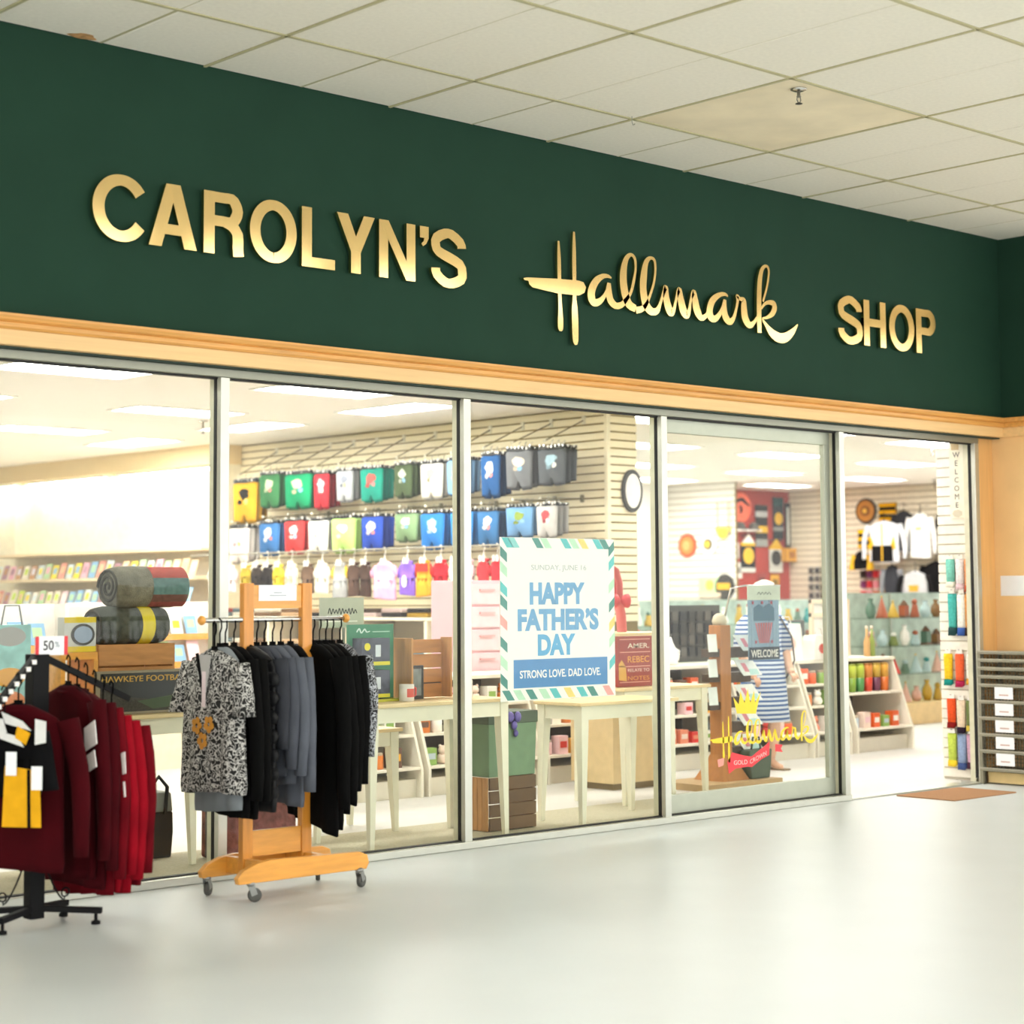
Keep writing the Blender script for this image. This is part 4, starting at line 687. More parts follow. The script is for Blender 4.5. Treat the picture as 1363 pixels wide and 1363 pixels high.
# ------------------------------------------------------------------ children's clothes on the partition
HB = M('#1C1B1A', .5); WP = M('#F3EEE6', .6)
def blob(parent, F, cu, cv, ru, rv, mat, n0, seed, k=14):
    R = random.Random(seed); put(B().prism([(cu+ru*math.cos(2*PI*i/k)*R.uniform(.65, 1.1), cv+rv*math.sin(2*PI*i/k)*R.uniform(.65, 1.1)) for i in range(k)], F, n0, n0+.003), 'print', mat, parent)
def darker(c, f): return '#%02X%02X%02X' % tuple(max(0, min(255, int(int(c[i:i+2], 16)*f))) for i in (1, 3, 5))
def kidset(x, y0, y1, z0, z1, col, label, pcol=None, seed=0, group='children\'s outfits on the partition', legs=True):
    w, h = y1-y0, z1-z0; o = thing('kids_outfit', label, 'outfit', (x, (y0+y1)/2, z0), group=group); F = FX(x, y1, z0); c = M(col, .85, var=.1, scale=9); R = random.Random(seed)
    t = .035
    put(B().pillow([(.04*w, h*.16), (.05*w, .02*h), (.40*w, .0), (.46*w, h*.15), (.54*w, h*.15), (.60*w, 0), (.95*w, .02*h), (w*.96, h*.16), (w*1.0, h*.92), (w*.82, h*.985), (w*.62, h*.95), (w*.38, h*.95), (w*.18, h*.985), (0, h*.92)], F, t, .88), 'top', c, o, True)
    if legs:
        put(B().pillow([(.10*w, h*.34), (.10*w, -.03*h), (.43*w, -.05*h), (.48*w, h*.16), (.52*w, h*.16), (.57*w, -.05*h), (.90*w, -.03*h), (.90*w, h*.34)], F, t*.6, .9, -.02), 'trousers', M(darker(col, .72), .85, var=.1, scale=9), o, True)
        put(B().prism([(.40*w, .0), (.5*w, h*.17), (.60*w, .0)], F, -.04, -.036), 'dark_notch_panel', M('#27302F', .9), o)  # dark triangle behind the notch between the legs
    hb = put(B().obox(F, .04*w, .96*w, h*.955, h*1.05, -.012, .012), 'hanger', HB, o, bevel=.003)
    for u in (.12, .26, .40, .52, .66, .80, .92): put(B().disc((F[0]+F[1]*u*w+F[2]*(h*(1.0+.06*R.random())), F[1], F[2], F[3]), .011, .014, .008, .02, 10), 'clip', STEEL if R.random() < .6 else WP, hb)
    put(B().tube([F[0]+F[1]*w*.5+F[2]*h*1.02, F[0]+F[1]*w*.5+F[2]*(h+.05), F[0]+F[1]*w*.5+F[2]*(h+.07)+F[3]*(-.02)], .004, 6), 'hook', STEEL, hb)
    if pcol:
        blob(o, F, w*.5, h*.68, w*.22, h*.15, M(pcol, .8, var=.12, scale=40), t/2, seed)
        blob(o, F, w*(.34+.03*(seed % 4)), h*(.46+.02*(seed % 3)), w*.10, h*.07, M(darker(pcol, .8), .8, var=.2, scale=40), t/2+.0005, seed+7, 9); blob(o, F, w*(.62-.03*(seed % 3)), h*.5, w*.09, h*.08, M(('#E8D27A', '#D98A8A', '#8AB4D6', '#F2F2EA')[seed % 4], .8), t/2+.001, seed+9, 9)
        if seed % 2: blob(o, F, w*(.42+.02*(seed % 5)), h*.56, w*.12, h*.08, M(pcol, .8, var=.12, scale=40), t/2+.0005, seed+3, 10)
    return o
ROW1 = [(8.75, 9.23, 2.28, 2.74, '#E2A92B', '#1F1C18', 'black-patched golden yellow'), (8.33, 8.72, 2.43, 2.80, '#3E7A4C', '#CFE3B8', 'forest green'), (7.75, 8.25, 2.40, 2.78, '#139060', '#D8C7A8', 'kelly green'), (7.45, 7.72, 2.38, 2.76, '#C8323C', '#F0DCDC', 'red'),
        (7.04, 7.33, 2.44, 2.77, '#B9BBBE', '#8F93A0', 'pale grey'), (6.55, 6.93, 2.42, 2.77, '#1F9A86', '#D2665E', 'teal'), (6.09, 6.38, 2.44, 2.78, '#556545', '#CFD6C0', 'olive'), (5.62, 5.97, 2.41, 2.77, '#EDE9DC', '#D6CFA4', 'cream white'), (5.23, 5.57, 2.43, 2.78, '#86B4E0', '#E9F0F6', 'pale blue'),
        (4.79, 5.07, 2.39, 2.80, '#24578F', '#F1F3F6', 'dark blue'), (4.34, 4.72, 2.45, 2.82, '#76787B', '#F0D9C0', 'mid grey'), (3.90, 4.28, 2.47, 2.81, '#5E6266', '#A9C9D8', 'charcoal')]
ROW2 = [(8.9, 9.3, 1.84, 2.24, '#EFE6DF', '#D6B9C0', 'off-white'), (8.33, 8.72, 1.91, 2.27, '#3F74AE', '#E8EDF4', 'denim blue'), (7.88, 8.25, 1.92, 2.28, '#D8403F', '#F6EDE8', 'bright red'), (7.46, 7.82, 1.92, 2.27, '#F4EFE6', '#D9D2BE', 'white'), (6.99, 7.42, 1.91, 2.28, '#BDE37E', '#F2F4DA', 'lime green'),
        (6.55, 6.91, 1.93, 2.28, '#2C4FB8', '#EFE6EC', 'royal blue'), (6.0, 6.37, 2.0, 2.29, '#86A478', '#E9EFDA', 'sage green'), (5.60, 5.97, 1.92, 2.28, '#2F7FD0', '#BFE0E8', 'sky blue'), (5.18, 5.52, 1.93, 2.28, '#3E8FD8', '#E9F3FA', 'azure blue'), (4.81, 5.12, 1.93, 2.27, '#3A6FA0', '#F2F5F8', 'steel blue'),
        (4.33, 4.72, 2.0, 2.29, '#6F9CC8', '#8FA24A', 'dusty blue'), (4.02, 4.30, 1.99, 2.29, '#C9C6C2', '#C8565A', 'light grey')]
for rn, row, seed in (('top', ROW1, 100), ('second', ROW2, 200)):
    for i, (y0, y1, z0, z1, c, pc, nm) in enumerate(row):
        kidset(7.50, y0, y1, z0, z1, c, '%s printed kids outfit, front of its peg, %s row' % (nm, rn), pc, seed+i)
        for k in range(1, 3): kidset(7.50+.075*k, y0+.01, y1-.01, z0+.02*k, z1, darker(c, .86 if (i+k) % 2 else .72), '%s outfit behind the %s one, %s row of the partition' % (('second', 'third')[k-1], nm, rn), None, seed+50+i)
        yc = (y0+y1)/2; zt = z1+.06
        t = thing('display_peg', '%s steel peg carrying the %s outfits, %s row' % ('sloping' if rn == 'top' else 'straight', nm, rn), 'peg', (7.7, yc, zt), group='steel pegs on the partition'); PG = M('#8A8064', .4, .5)
        if rn == 'top': put(B().tube([(7.96, yc+.04, 3.09), (7.40, yc, zt-.01)], .007, 6), 'rod', PG, t, True); put(B().box(7.945, 7.962, yc+.02, yc+.06, 3.05, 3.13), 'bracket', M('#E8E2CC', .4), t)
        else: put(B().tube([(7.96, yc, zt+.005), (7.42, yc, zt-.01)], .006, 6), 'rod', PG, t, True); put(B().box(7.945, 7.962, yc-.02, yc+.02, zt-.03, zt+.04), 'bracket', PG, t)
        put(B().lathe((7.41, yc, zt-.02), [(.004, 0), (.012, .005), (.012, .022), (.004, .027)], 8), 'end_ball', M('#E8E2CC', .4), t, True)
rl = thing('hanging_rail', 'long steel rail below the two rows of outfits', 'rail', (7.2, 6.7, 1.9)); put(B().tube([(7.2, 3.9, 1.92), (7.2, 9.6, 1.92)], .009, 10), 'rail', M('#9A9484', .4, .5), rl)
for y in (4.0, 5.9, 7.7, 9.5): put(B().tube([(7.2, y, 1.92), (7.965, y, 1.98)], .008, 6), 'bracket', M('#9A9484', .4, .5), rl)
T3 = [(5.96, 6.36, 1.43, '#F3A9C4', 'pink', 'cap'), (5.68, 5.94, 1.46, '#8A63C8', 'purple', 'cap'), (5.43, 5.68, 1.46, '#E8A22C', 'yellow and red', 'cap'), (5.20, 5.42, 1.50, '#C8222E', 'red', 'cap'), (6.75, 7.0, 1.43, '#A9A8A6', 'grey and yellow', 'short'), (6.56, 6.74, 1.45, '#5A4236', 'brown', 'cap'), (6.38, 6.55, 1.45, '#4A352B', 'dark brown', 'cap'),
      (7.05, 7.3, 1.5, '#EFE4D2', 'ivory', 'cap'), (7.32, 7.52, 1.48, '#6B5240', 'cocoa', 'cap'), (7.6, 7.8, 1.56, '#F2E6C8', 'cream', 'cap'), (7.85, 8.02, 1.57, '#E6C83A', 'mustard', 'cap'), (8.05, 8.22, 1.56, '#2A2320', 'black', 'cap'), (8.25, 8.42, 1.56, '#3A302A', 'espresso', 'cap'), (8.45, 8.62, 1.56, '#C9A93A', 'ochre', 'cap'),
      (8.7, 8.95, 1.5, '#EBD5D2', 'blush', 'cap'), (9.0, 9.25, 1.5, '#E9E2D6', 'ecru', 'cap'), (4.62, 4.78, 1.36, '#D23A40', 'scarlet', 'cap'), (4.42, 4.60, 1.30, '#C4303A', 'crimson', 'cap'), (4.84, 5.0, 1.42, '#F0C9CE', 'rose white', 'cap'), (5.03, 5.18, 1.46, '#F1E3DA', 'shell white', 'cap')]
for i, (y0, y1, z0, c, nm, sl) in enumerate(T3):
    z1 = 1.80; o = shirt('baby_top', '%s baby top on a white hanger, on the long rail below the outfits' % nm, 'baby top', (7.2, (y0+y1)/2, 1.80), Q, M(c, .85, var=.1), (y1-y0)*1.0, z1-z0, .03, None, WP, seed=300+i, group='baby tops on the long rail', collar=False)
    w = (y1-y0)
    for s in (-1, 1): put(B().pillow([(s*w*.36, -.03), (s*w*.56, -.10), (s*w*.52, -.17), (s*w*.36, -.13)], (Vector((0, 0, 0)), Vector((1, 0, 0)), Vector((0, 0, 1)), Vector((0, -1, 0))), .03, .8), 'sleeve', M('#E9C02C' if nm.startswith('grey and') else ('#D23A2C' if nm.startswith('yellow and') else c), .85), o, True, local=True)
    if nm == 'purple': local_panel(o, 'print', [(.04*math.cos(a), -.2+.06*math.sin(a)) for a in [2*PI*k/12 for k in range(12)]], WP, -.04, .003)
    if nm.startswith('yellow and'): local_panel(o, 'red_yoke', [(-w*.36, -.03), (w*.36, -.03), (w*.38, -.11), (-w*.38, -.11)], M('#D23A2C', .85), -.034, .004)
    for k in range(2): local_panel(o, 'size_clip', [(-.03+.05*k, .03), (-.005+.05*k, .03), (0+.05*k, -.03), (-.035+.05*k, -.03)], WP, -.03, .006)
# cabinets under the rail with folded stock
CAB = M('#E9DEC4', .6, var=.03); COLS = ['#5B4A3C', '#2A2724', '#D8B48C', '#8C6C50', '#EDE3D2', '#6F7F86', '#A94C48', '#C9A23A', '#37332F', '#F0D9D4']
def shelf_unit(name, x0, x1, y0, y1, h, levels, label, face, mat, slant=0.0, group=None, backmat=None):
    """open shelving: face 'y' looks towards the windows, 'x' towards -X; slant = how far the bottom shelf stands out"""
    t = thing(name, label, 'shelving', ((x0+x1)/2, (y0+y1)/2, 0), group=group); th = .022
    put(B().box(x0-.01, x1+.01, y0-.01, y1+.01, h-.03, h), 'top_board', mat, t, bevel=.004)
    if face == 'y':
        pr = [(y1, 0), (y0-slant, 0), (y0-slant, .20), (y0, h-.03), (y1, h-.03)]
        for x in (x0, x1-th):
            n = 5; put(B().add([(x, y, z) for y, z in pr]+[(x+th, y, z) for y, z in pr], [(4, 3, 2, 1, 0)[::-1], (5, 6, 7, 8, 9)[::-1]]+[(i, (i+1) % n, n+(i+1) % n, n+i) for i in range(n)]), 'side_panel', mat, t)
        put(B().box(x0+th, x1-th, y1-.02, y1, 0, h-.03), 'back_panel', backmat or mat, t)
        put(B().box(x0+th, x1-th, y0-slant+.06, y1-.02, 0, .13), 'kick_base', mat, t)
        for z in levels:
            d = slant*max(0, 1-(z-.2)/(h-.2)); put(B().box(x0+th, x1-th, y0-d, y1-.02, z-.02, z), 'shelf', mat, t, bevel=.002)
    else:
        for y in (y0, y1-th): put(B().box(x0, x1, y, y+th, 0, h-.03), 'side_panel', mat, t)
        put(B().box(x1-.02, x1, y0+th, y1-th, 0, h-.03), 'back_panel', backmat or mat, t); put(B().box(x0+.05, x1-.02, y0+th, y1-th, 0, .1), 'kick_base', mat, t)
        for z in levels: put(B().box(x0, x1-.02, y0+th, y1-th, z-.02, z), 'shelf', mat, t, bevel=.002)
    return t
def cname(c):
    r, g, b_ = [int(c[i:i+2], 16) for i in (1, 3, 5)]; mx, mn = max(r, g, b_), min(r, g, b_)
    if mx-mn < 26: return 'white' if mx > 215 else ('grey' if mx > 90 else 'black')
    if r == mx: return ('pink' if b_ > g*.95 and r > 190 else 'red') if g < r*.55 or b_ > g else ('orange' if g < r*.76 else ('yellow' if b_ < r*.6 else 'beige'))
    return 'green' if g == mx else ('blue' if r < b_*.85 else 'lilac')
def folded(x, y, z, w, d, n, cols, lab):
    for k in range(n):
        c = cols[k % len(cols)]; o = thing('folded_garment', '%s folded garment, %s up, %s' % (cname(c), ORD[k], lab), 'folded garment', (x, y, z), group='folded stock under the partition'); zz = z+.045*k+.001
        b = B().loft([[(x-w/2, y-d/2, zz+a), (x+w/2, y-d/2, zz+a), (x+w/2, y+d/2, zz+a), (x-w/2, y+d/2, zz+a)] for a in (.0, .042)]); put(b, 'fold', M(c, .9, var=.12), o, bevel=.015)
        put(B().box(x-w/2-.003, x-w/2+.02, y-d/2+.02, y+d/2-.02, zz+.018, zz+.024), 'fold_edge', M(darker(c, .7), .9), o)
for i, (y0, y1) in enumerate(((4.3, 5.6), (5.6, 6.9), (6.9, 8.2), (8.2, 9.5))):
    lb = ('nearest the corner', 'second from the corner', 'third from the corner', 'nearest the soffit')[i]
    shelf_unit('shelf_cabinet', 7.25, 7.93, y0, y1, 1.25, (.12, .50, .88), 'cream open cabinet under the long rail, %s' % lb, 'x', CAB, group='cabinets under the partition rail')
    for li, z in enumerate((.50, .88, 1.25)):
        for k in range(3):
            yy = y0+.25+.40*k; cc = [COLS[(i*3+li*2+k+q) % len(COLS)] for q in range(3)]; folded(7.5, yy, z, .3, .32, 3 if z < 1.2 else 2, cc, '%s stack on the %s, cabinet %s' % (ORD[k], ('middle shelf', 'upper shelf', 'top')[li], lb))
pk = thing('pink_drawer_chest', 'pale pink drawer chest behind the second window', 'drawer chest', (5.75, 3.3, 0)); PKM = M('#E6B9C0', .5, var=.03)
put(B().box(5.55, 6.02, 3.1, 3.5, .05, 1.58), 'carcass', PKM, pk, bevel=.006)
for k in range(8):
    d = put(B().box(5.57, 6.00, 3.085, 3.1, .09+.185*k, .255+.185*k), 'drawer', M('#EDC6CB', .5), pk, bevel=.004); put(B().box(5.71, 5.87, 3.07, 3.085, .20+.185*k, .215+.185*k), 'handle', M('#E5A9A9', .5), d)
for x in (5.56, 5.97): put(B().box(x, x+.04, 3.12, 3.16, 0, .05), 'foot', PKM, pk)
# ------------------------------------------------------------------ low shelving with gift stock
GW2 = M('#EEE6D4', .55, var=.02); BKD = M('#5A4B3E', .7, var=.1)
UN = [(3.30, 4.45, 'behind second mullion'), (4.50, 5.65, 'behind poster table'), (5.70, 6.85, 'behind third mullion'), (7.10, 8.02, 'behind card spinner'), (8.06, 8.98, 'behind shopper'), (9.02, 9.52, 'beside door stile'), (9.60, 10.46, 'inside doorway')]
GC = ['#E8632C', '#D8342C', '#F0B23C', '#F6EFE4', '#E58A6A', '#C9443C', '#8FB35A', '#F3D9C8', '#D97A2E', '#B9C6CC', '#F2C7CB', '#6A4A3A']
for ui, (x0, x1, wl) in enumerate(UN):
    hgt = .855; lv = (.22, .45, .64) if ui < 6 else (.22, .54)
    shelf_unit('low_shelf_unit', x0, x1, 2.50, 3.0, hgt, lv, 'cream low shelf unit with sloping ends, %s' % wl, 'y', GW2, .22, 'low shelf units along the aisle', BKD)
    for li, z in enumerate(lv):
        R = random.Random(ui*10+li); n = int((x1-x0-.06)/.145); d = .22*max(0, 1-(z-.2)/(hgt-.2))
        for k in range(n):
            if R.random() < .12: continue
            x = x0+.07+.145*k; y = 2.50-d+.09; c = GC[R.randrange(len(GC))]; kind = R.choice(('box', 'jar', 'plush', 'box'))
            ln = ('bottom', 'middle', 'upper')[li] if len(lv) == 3 else ('bottom', 'upper')[li]; top = (lv[li+1] if li+1 < len(lv) else hgt)-.05-z
            if ui == 6 and li == 1: continue
            wn = wl.replace('seen through', 'in')
            lab = '%s %s, %s along the %s shelf of the unit %s' % (cname(c), {'box': 'gift box', 'jar': 'candle jar', 'plush': 'soft toy'}[kind], ORD[k], ln, wl)
            if kind == 'box':
                hh = min(top, R.uniform(.09, .15)); o = thing('gift_box', lab, 'gift box', (x, y, z), group='gift stock on the low shelves'); put(B().box(x-.05, x+.05, y-.045, y+.045, z+.001, z+hh), 'box', M(c, .5), o, bevel=.003); put(B().box(x-.035, x+.035, y-.047, y-.045, z+hh*.35, z+hh*.7), 'label', M(GC[(GC.index(c)+3) % len(GC)], .5), o)
            elif kind == 'jar':
                hh = min(top, .12); o = thing('candle_jar', lab, 'candle', (x, y, z), group='gift stock on the low shelves'); put(B().lathe((x, y, z), [(.042, .001), (.045, .006), (.045, hh*.8), (.04, hh*.82)], 14), 'jar', M(c, .3), o, True); put(B().lathe((x, y, z+hh*.82), [(.041, 0), (.041, hh*.15), (.01, hh*.17)], 14), 'lid', M('#B7A58A', .4), o, True)
            else:
                hh = min(top, .14); o = thing('soft_toy', lab, 'soft toy', (x, y, z), group='gift stock on the low shelves'); put(B().lathe((x, y, z), [(.02, .001), (.045, hh*.12), (.05, hh*.3), (.035, hh*.52)], 12), 'body', M(c, .95, bump=.3), o, True); hd_ = put(B().lathe((x, y, z+hh*.5), [(.015, 0), (.036, hh*.12), (.038, hh*.28), (.02, hh*.44), (.004, hh*.47)], 12), 'head', M(c, .95, bump=.3), o, True)
                for s in (-1, 1): put(B().lathe((x+s*.028, y, z+hh*.86), [(.004, 0), (.013, .006), (.012, .018), (.003, .024)], 8), 'ear', M(c, .95), hd_, True)
# tall colourful tumblers in the doorway unit
for k, (c1, c2) in enumerate((('#B9C24A', '#8A3A5E'), ('#C3CF4E', '#7FA03A'), ('#B5C648', '#4F8A4A'), ('#D98A3E', '#D2472E'), ('#C9A63E', '#6E3A52'), ('#D8A03C', '#D9702E'))):
    x = 9.68+.125*k; y = 2.50; o = thing('tumbler', 'tall %s and %s tumbler, %s in the row inside the doorway' % (cname(c1), cname(c2), ORD[k]), 'tumbler', (x, y, .54), group='tumblers inside the doorway')
    put(B().lathe((x, y, .541), [(.035, 0), (.04, .01), (.045, .13)], 14), 'lower_body', M(c2, .3), o, True); put(B().lathe((x, y, .671), [(.045, 0), (.047, .11), (.04, .115)], 14), 'upper_body', M(c1, .3), o, True); put(B().lathe((x, y, .786), [(.042, 0), (.042, .015), (.01, .018)], 14), 'lid', M(darker(c1, .8), .4), o, True)
# counter goods
def screen(x, y, z):
    o = thing('card_terminal', 'small dark terminal with a teal screen on the counter behind the shopper', 'card terminal', (x, y, .86)); put(B().box(x-.13, x+.13, y, y+.05, z-.075, z+.075), 'case', M('#4A4A46', .4), o, bevel=.01); put(B().box(x-.09, x+.06, y-.002, y, z-.05, z+.05), 'screen', M('#2E8C88', .3), o)
    put(B().tube([(x, y+.03, z-.07), (x, y+.06, .87)], .02, 8), 'stalk', M('#4A4A46', .4), o, True); put(B().box(x-.08, x+.08, y-.02, y+.12, .856, .872), 'foot', M('#4A4A46', .4), o)
screen(9.32, 2.75, 1.14)
for i, (x, y, w, h, c, c2, lb) in enumerate(((8.62, 2.6, .30, .34, '#E8BF86', '#F4E9DA', 'tan gift bag with a white front on the counter beside the shopper'), (8.98, 2.62, .36, .33, '#F4F0E8', '#E9C0B0', 'large white paper bag with a pink print on the counter'), (9.36, 2.55, .24, .22, '#F2ECE2', '#C8564A', 'small white bag at the end of the counter'))):
    o = thing('paper_bag', lb, 'bag', (x, y, .855)); q = lambda z, e: [(x-w/2+e, y-.07, z), (x+w/2-e, y-.07, z), (x+w/2-e, y+.07, z), (x-w/2+e, y+.07, z)]
    put(B().loft([q(.857, 0), q(.857+h*.8, .01), q(.857+h, .03)]), 'bag', M(c, .7), o); put(B().disc(FY(x, y-.071, .857+h*.45), w*.22, h*.2, 0, .003), 'print', M(c2, .7), o); put(B().tube([(x-w*.2, y-.03, .857+h*.98), (x-w*.12, y-.03, .857+h+.06), (x+w*.12, y-.03, .857+h+.06), (x+w*.2, y-.03, .857+h*.98)], .005, 6), 'handle', M(darker(c, .8), .7), o)
o = thing('white_mascot_figure', 'white rounded ceramic jug on the counter behind the card spinner', 'jug', (7.5, 2.7, .855)); put(B().lathe((7.5, 2.7, .857), [(.09, 0), (.10, .02), (.095, .12), (.06, .19), (.045, .24)], 18), 'body', WP, o, True)
put(B().lathe((7.5, 2.7, 1.097), [(.05, 0), (.05, .02), (.01, .03)], 14), 'lid', M('#4B463E', .5), o, True); put(B().tube([(7.59, 2.7, 1.0), (7.66, 2.7, .97), (7.65, 2.7, .9), (7.59, 2.7, .89)], .012, 8), 'handle', WP, o, True); o.name = 'ceramic_jug'
kr = thing('keychain_rack', 'dark panel rack of small hanging packets behind the card spinner', 'rack', (8.1, 2.95, .86)); put(B().box(7.72, 8.52, 2.98, 3.0, .86, 1.36), 'panel', M('#4A4A44', .7), kr)
for i in range(7):
    for j in range(4): x = 7.78+.108*i; z = .95+.105*j; put(B().box(x-.035, x+.035, 2.945, 2.965, z-.04, z+.04), 'packet', M(('#2E2E2C', '#3C3934', '#55524C', '#26282A')[(i+j*3) % 4], .5), kr)
for x in (7.74, 8.48): put(B().box(x, x+.02, 2.98, 3.0, .855, .87), 'foot', BLK, kr)
# red ornament on a riser, plain round sign by the partition end
rz_ = thing('display_plinth', 'tan display plinth behind the third window', 'plinth', (6.0, 1.8, 0)); put(B().box(5.72, 6.30, 1.6, 2.05, .05, 1.13), 'body', M('#D9BF90', .6), rz_); put(B().box(5.70, 6.32, 1.58, 2.07, 1.13, 1.17), 'top', TT, rz_, bevel=.004); put(B().box(5.76, 6.26, 1.64, 2.0, 0, .05), 'plinth_base', M('#8D7A58', .6), rz_)
ro = thing('ribbon_ornament', 'tall red ribbon loop tied with a bow, standing on the tan plinth', 'ornament', (5.93, 1.75, 1.17)); RR = M('#C63E42', .5, var=.1)
pts = [(5.84+.0*k, 0, 0) for k in range(1)]
def strap(path, w, mat, nm, yy=1.72):
    b = B(); vs = []; fs = []
    for x, z in path: vs += [(x, yy, z), (x, yy+w, z)]
    vs2 = [(x+.006, y, z+.004) for x, y, z in vs]; n = len(vs); b.add(vs+vs2, [(i, i+2, i+3, i+1) for i in range(0, n-2, 2)]+[(n+i, n+i+1, n+i+3, n+i+2) for i in range(0, n-2, 2)]+[(i, n+i, n+i+2, i+2) for i in range(0, n-2, 2)]+[(i+1, i+3, n+i+3, n+i+1) for i in range(0, n-2, 2)]); put(b, nm, mat, ro, True)
strap([(5.83, 1.172), (5.86, 1.30), (5.89, 1.42), (5.885, 1.54), (5.83, 1.66), (5.78, 1.69)], .10, RR, 'ribbon_loop'); strap([(6.0, 1.172), (5.99, 1.30), (5.96, 1.42), (5.96, 1.54), (5.92, 1.65), (5.83, 1.69)], .10, M('#E07A78', .5), 'ribbon_loop')
for s in (-1, 1): put(B().loft([[(5.92+s*(.01+d), 1.70+.03*math.cos(a)*f, 1.41+.055*f*math.sin(a)) for a in [2*PI*k/12 for k in range(12)]] for d, f in ((0, .3), (.03, .9), (.07, 1), (.09, .5))]), 'bow', RR, ro, True)
rs = thing('round_sign', 'dark-rimmed round sign with a white middle on the end of the partition', 'sign', (8.26, 3.8, 2.2)); put(B().disc(FY(8.26, 3.826, 2.42), .13, .20, 0, .03), 'rim', M('#3A3A36', .5), rs); put(B().disc(FY(8.26, 3.826, 2.42), .10, .16, .03, .034), 'face', WP, rs)
# ------------------------------------------------------------------ card spinner with flag, shopper
sp = thing('card_spinner', 'brown wooden card post with white card trays behind the sliding door', 'card stand', (6.56, 1.27, 0)); BP = M('#B0763F', .6, var=.12, scale=4, stretch=(8, 8, 1))
put(B().box(6.50, 6.62, 1.21, 1.33, .05, 1.22), 'post', BP, sp, bevel=.006); put(B().loft([[(6.56+sx*r, 1.27+sy*r, z) for sx, sy in ((-1, -1), (1, -1), (1, 1), (-1, 1))] for z, r in ((.05, .15), (.20, .075), (.24, .062))]), 'plinth', BP, sp); put(B().box(6.12, 6.98, 1.02, 1.52, 0, .05), 'base_board', M('#B6986C', .7), sp)
for i, z in enumerate((1.02, .83, .64, .45, .26)):
    br = put(B().box(6.62, 6.86, 1.22, 1.30, z-.05, z+.03), 'tray', M('#4A3A2C', .6), sp); put(B().prism([(0, 0), (.22, 0), (.15, .13), (-.07, .13)], (Vector((6.74, 1.19, z)), Vector((1, 0, 0)), Vector((0, .35, .94)), Vector((0, -.94, .35))), 0, .004), 'card', M('#F2F4EE', .6), br)
    put(B().prism([(.03, .03), (.08, .03), (.05, .10), (.0, .10)], (Vector((6.74, 1.19, z)), Vector((1, 0, 0)), Vector((0, .35, .94)), Vector((0, -.94, .35))), .004, .005), 'card_print', M('#E2909A', .6), br); put(B().prism([(.08, .005), (.19, .005), (.175, .05), (.075, .05)], (Vector((6.74, 1.19, z)), Vector((1, 0, 0)), Vector((0, .35, .94)), Vector((0, -.94, .35))), .004, .005), 'card_print', M('#BFE2DA', .6), br)
for i, z in enumerate((1.02, .83, .62)):
    br = put(B().box(6.38, 6.50, 1.22, 1.30, z-.04, z+.02), 'tray', M('#4A3A2C', .6), sp); put(B().prism([(0, 0), (.10, 0), (.14, .14), (.04, .14)], (Vector((6.34, 1.19, z)), Vector((1, 0, 0)), Vector((0, .35, .94)), Vector((0, -.94, .35))), 0, .004), 'card', M('#E6ECE6', .6), br)
put(B().lathe((6.56, 1.27, 1.22), [(.05, 0), (.06, .03), (.045, .07), (.02, .09)], 14), 'finial', M('#C9BFA4', .6), sp, True)
put(B().tube([(6.60, 1.27, 1.22), (6.62, 1.2, 1.50), (6.64, 1.08, 1.52), (7.06, 1.08, 1.52)], .008, 8), 'flag_arm', STEEL, sp, True)
fg = thing('garden_flag', 'blue-grey welcome garden flag with a red striped shield, hanging from the card post', 'flag', (6.84, 1.08, .95)); FF = FY(6.66, 1.07, .95)
b = B(); n = 10
for k in range(n): u0, u1 = .36*k/n, .36*(k+1)/n; b.prism([(u0, 0), (u1, 0), (u1, .55), (u0, .55)], (FF[0]+FF[3]*(.006*math.sin(k*.9)), FF[1], FF[2], FF[3]), -.002, .002)
put(b, 'cloth', M('#8FA9BC', .85, var=.1, scale=60), fg); put(B().obox(FF, -.015, .375, .46, .57, .008, .012), 'header_card', M('#C6D2C0', .6), fg); b = B(); ribbon(b, [(.10+.02*k, .51+(.01 if k % 2 else -.008), .006) for k in range(9)], FF, .012, .013, k=3); put(b, 'script_print', M('#4A5A4E', .6), fg)
put(B().obox(FF, 0, .36, .005, .10, .008, .011), 'black_band', M('#33404C', .7), fg); text('WELCOME', (FF[0]+FF[1]*.02+FF[2]*.022, FF[1], FF[2], FF[3]), .058, 'print', M('#E4E4DC', .6), fg, width=.32, n0=.011, depth=.001, bold=.015)
put(B().prism([(.06, .30), (.30, .30), (.30, .40), (.24, .43), (.18, .40), (.12, .43), (.06, .40)], FF, .008, .011), 'shield_top', M('#4F7186', .7), fg)
for k in range(7): u = .075+.031*k; put(B().prism([(u, .285), (u+.017, .285), (.18+(u+.017-.18)*.55, .13), (.18+(u-.18)*.55, .13)], FF, .008, .011), 'shield_stripe', M('#C4747A', .7), fg)
for u, v in ((.08, .14), (.27, .14), (.05, .44), (.16, .44), (.27, .44)): put(B().prism([(u+(.018 if k % 2 == 0 else .008)*math.cos(PI/2+k*PI/5), v+(.018 if k % 2 == 0 else .008)*math.sin(PI/2+k*PI/5)) for k in range(10)], FF, .008, .011), 'star', M('#A8505E', .7), fg)
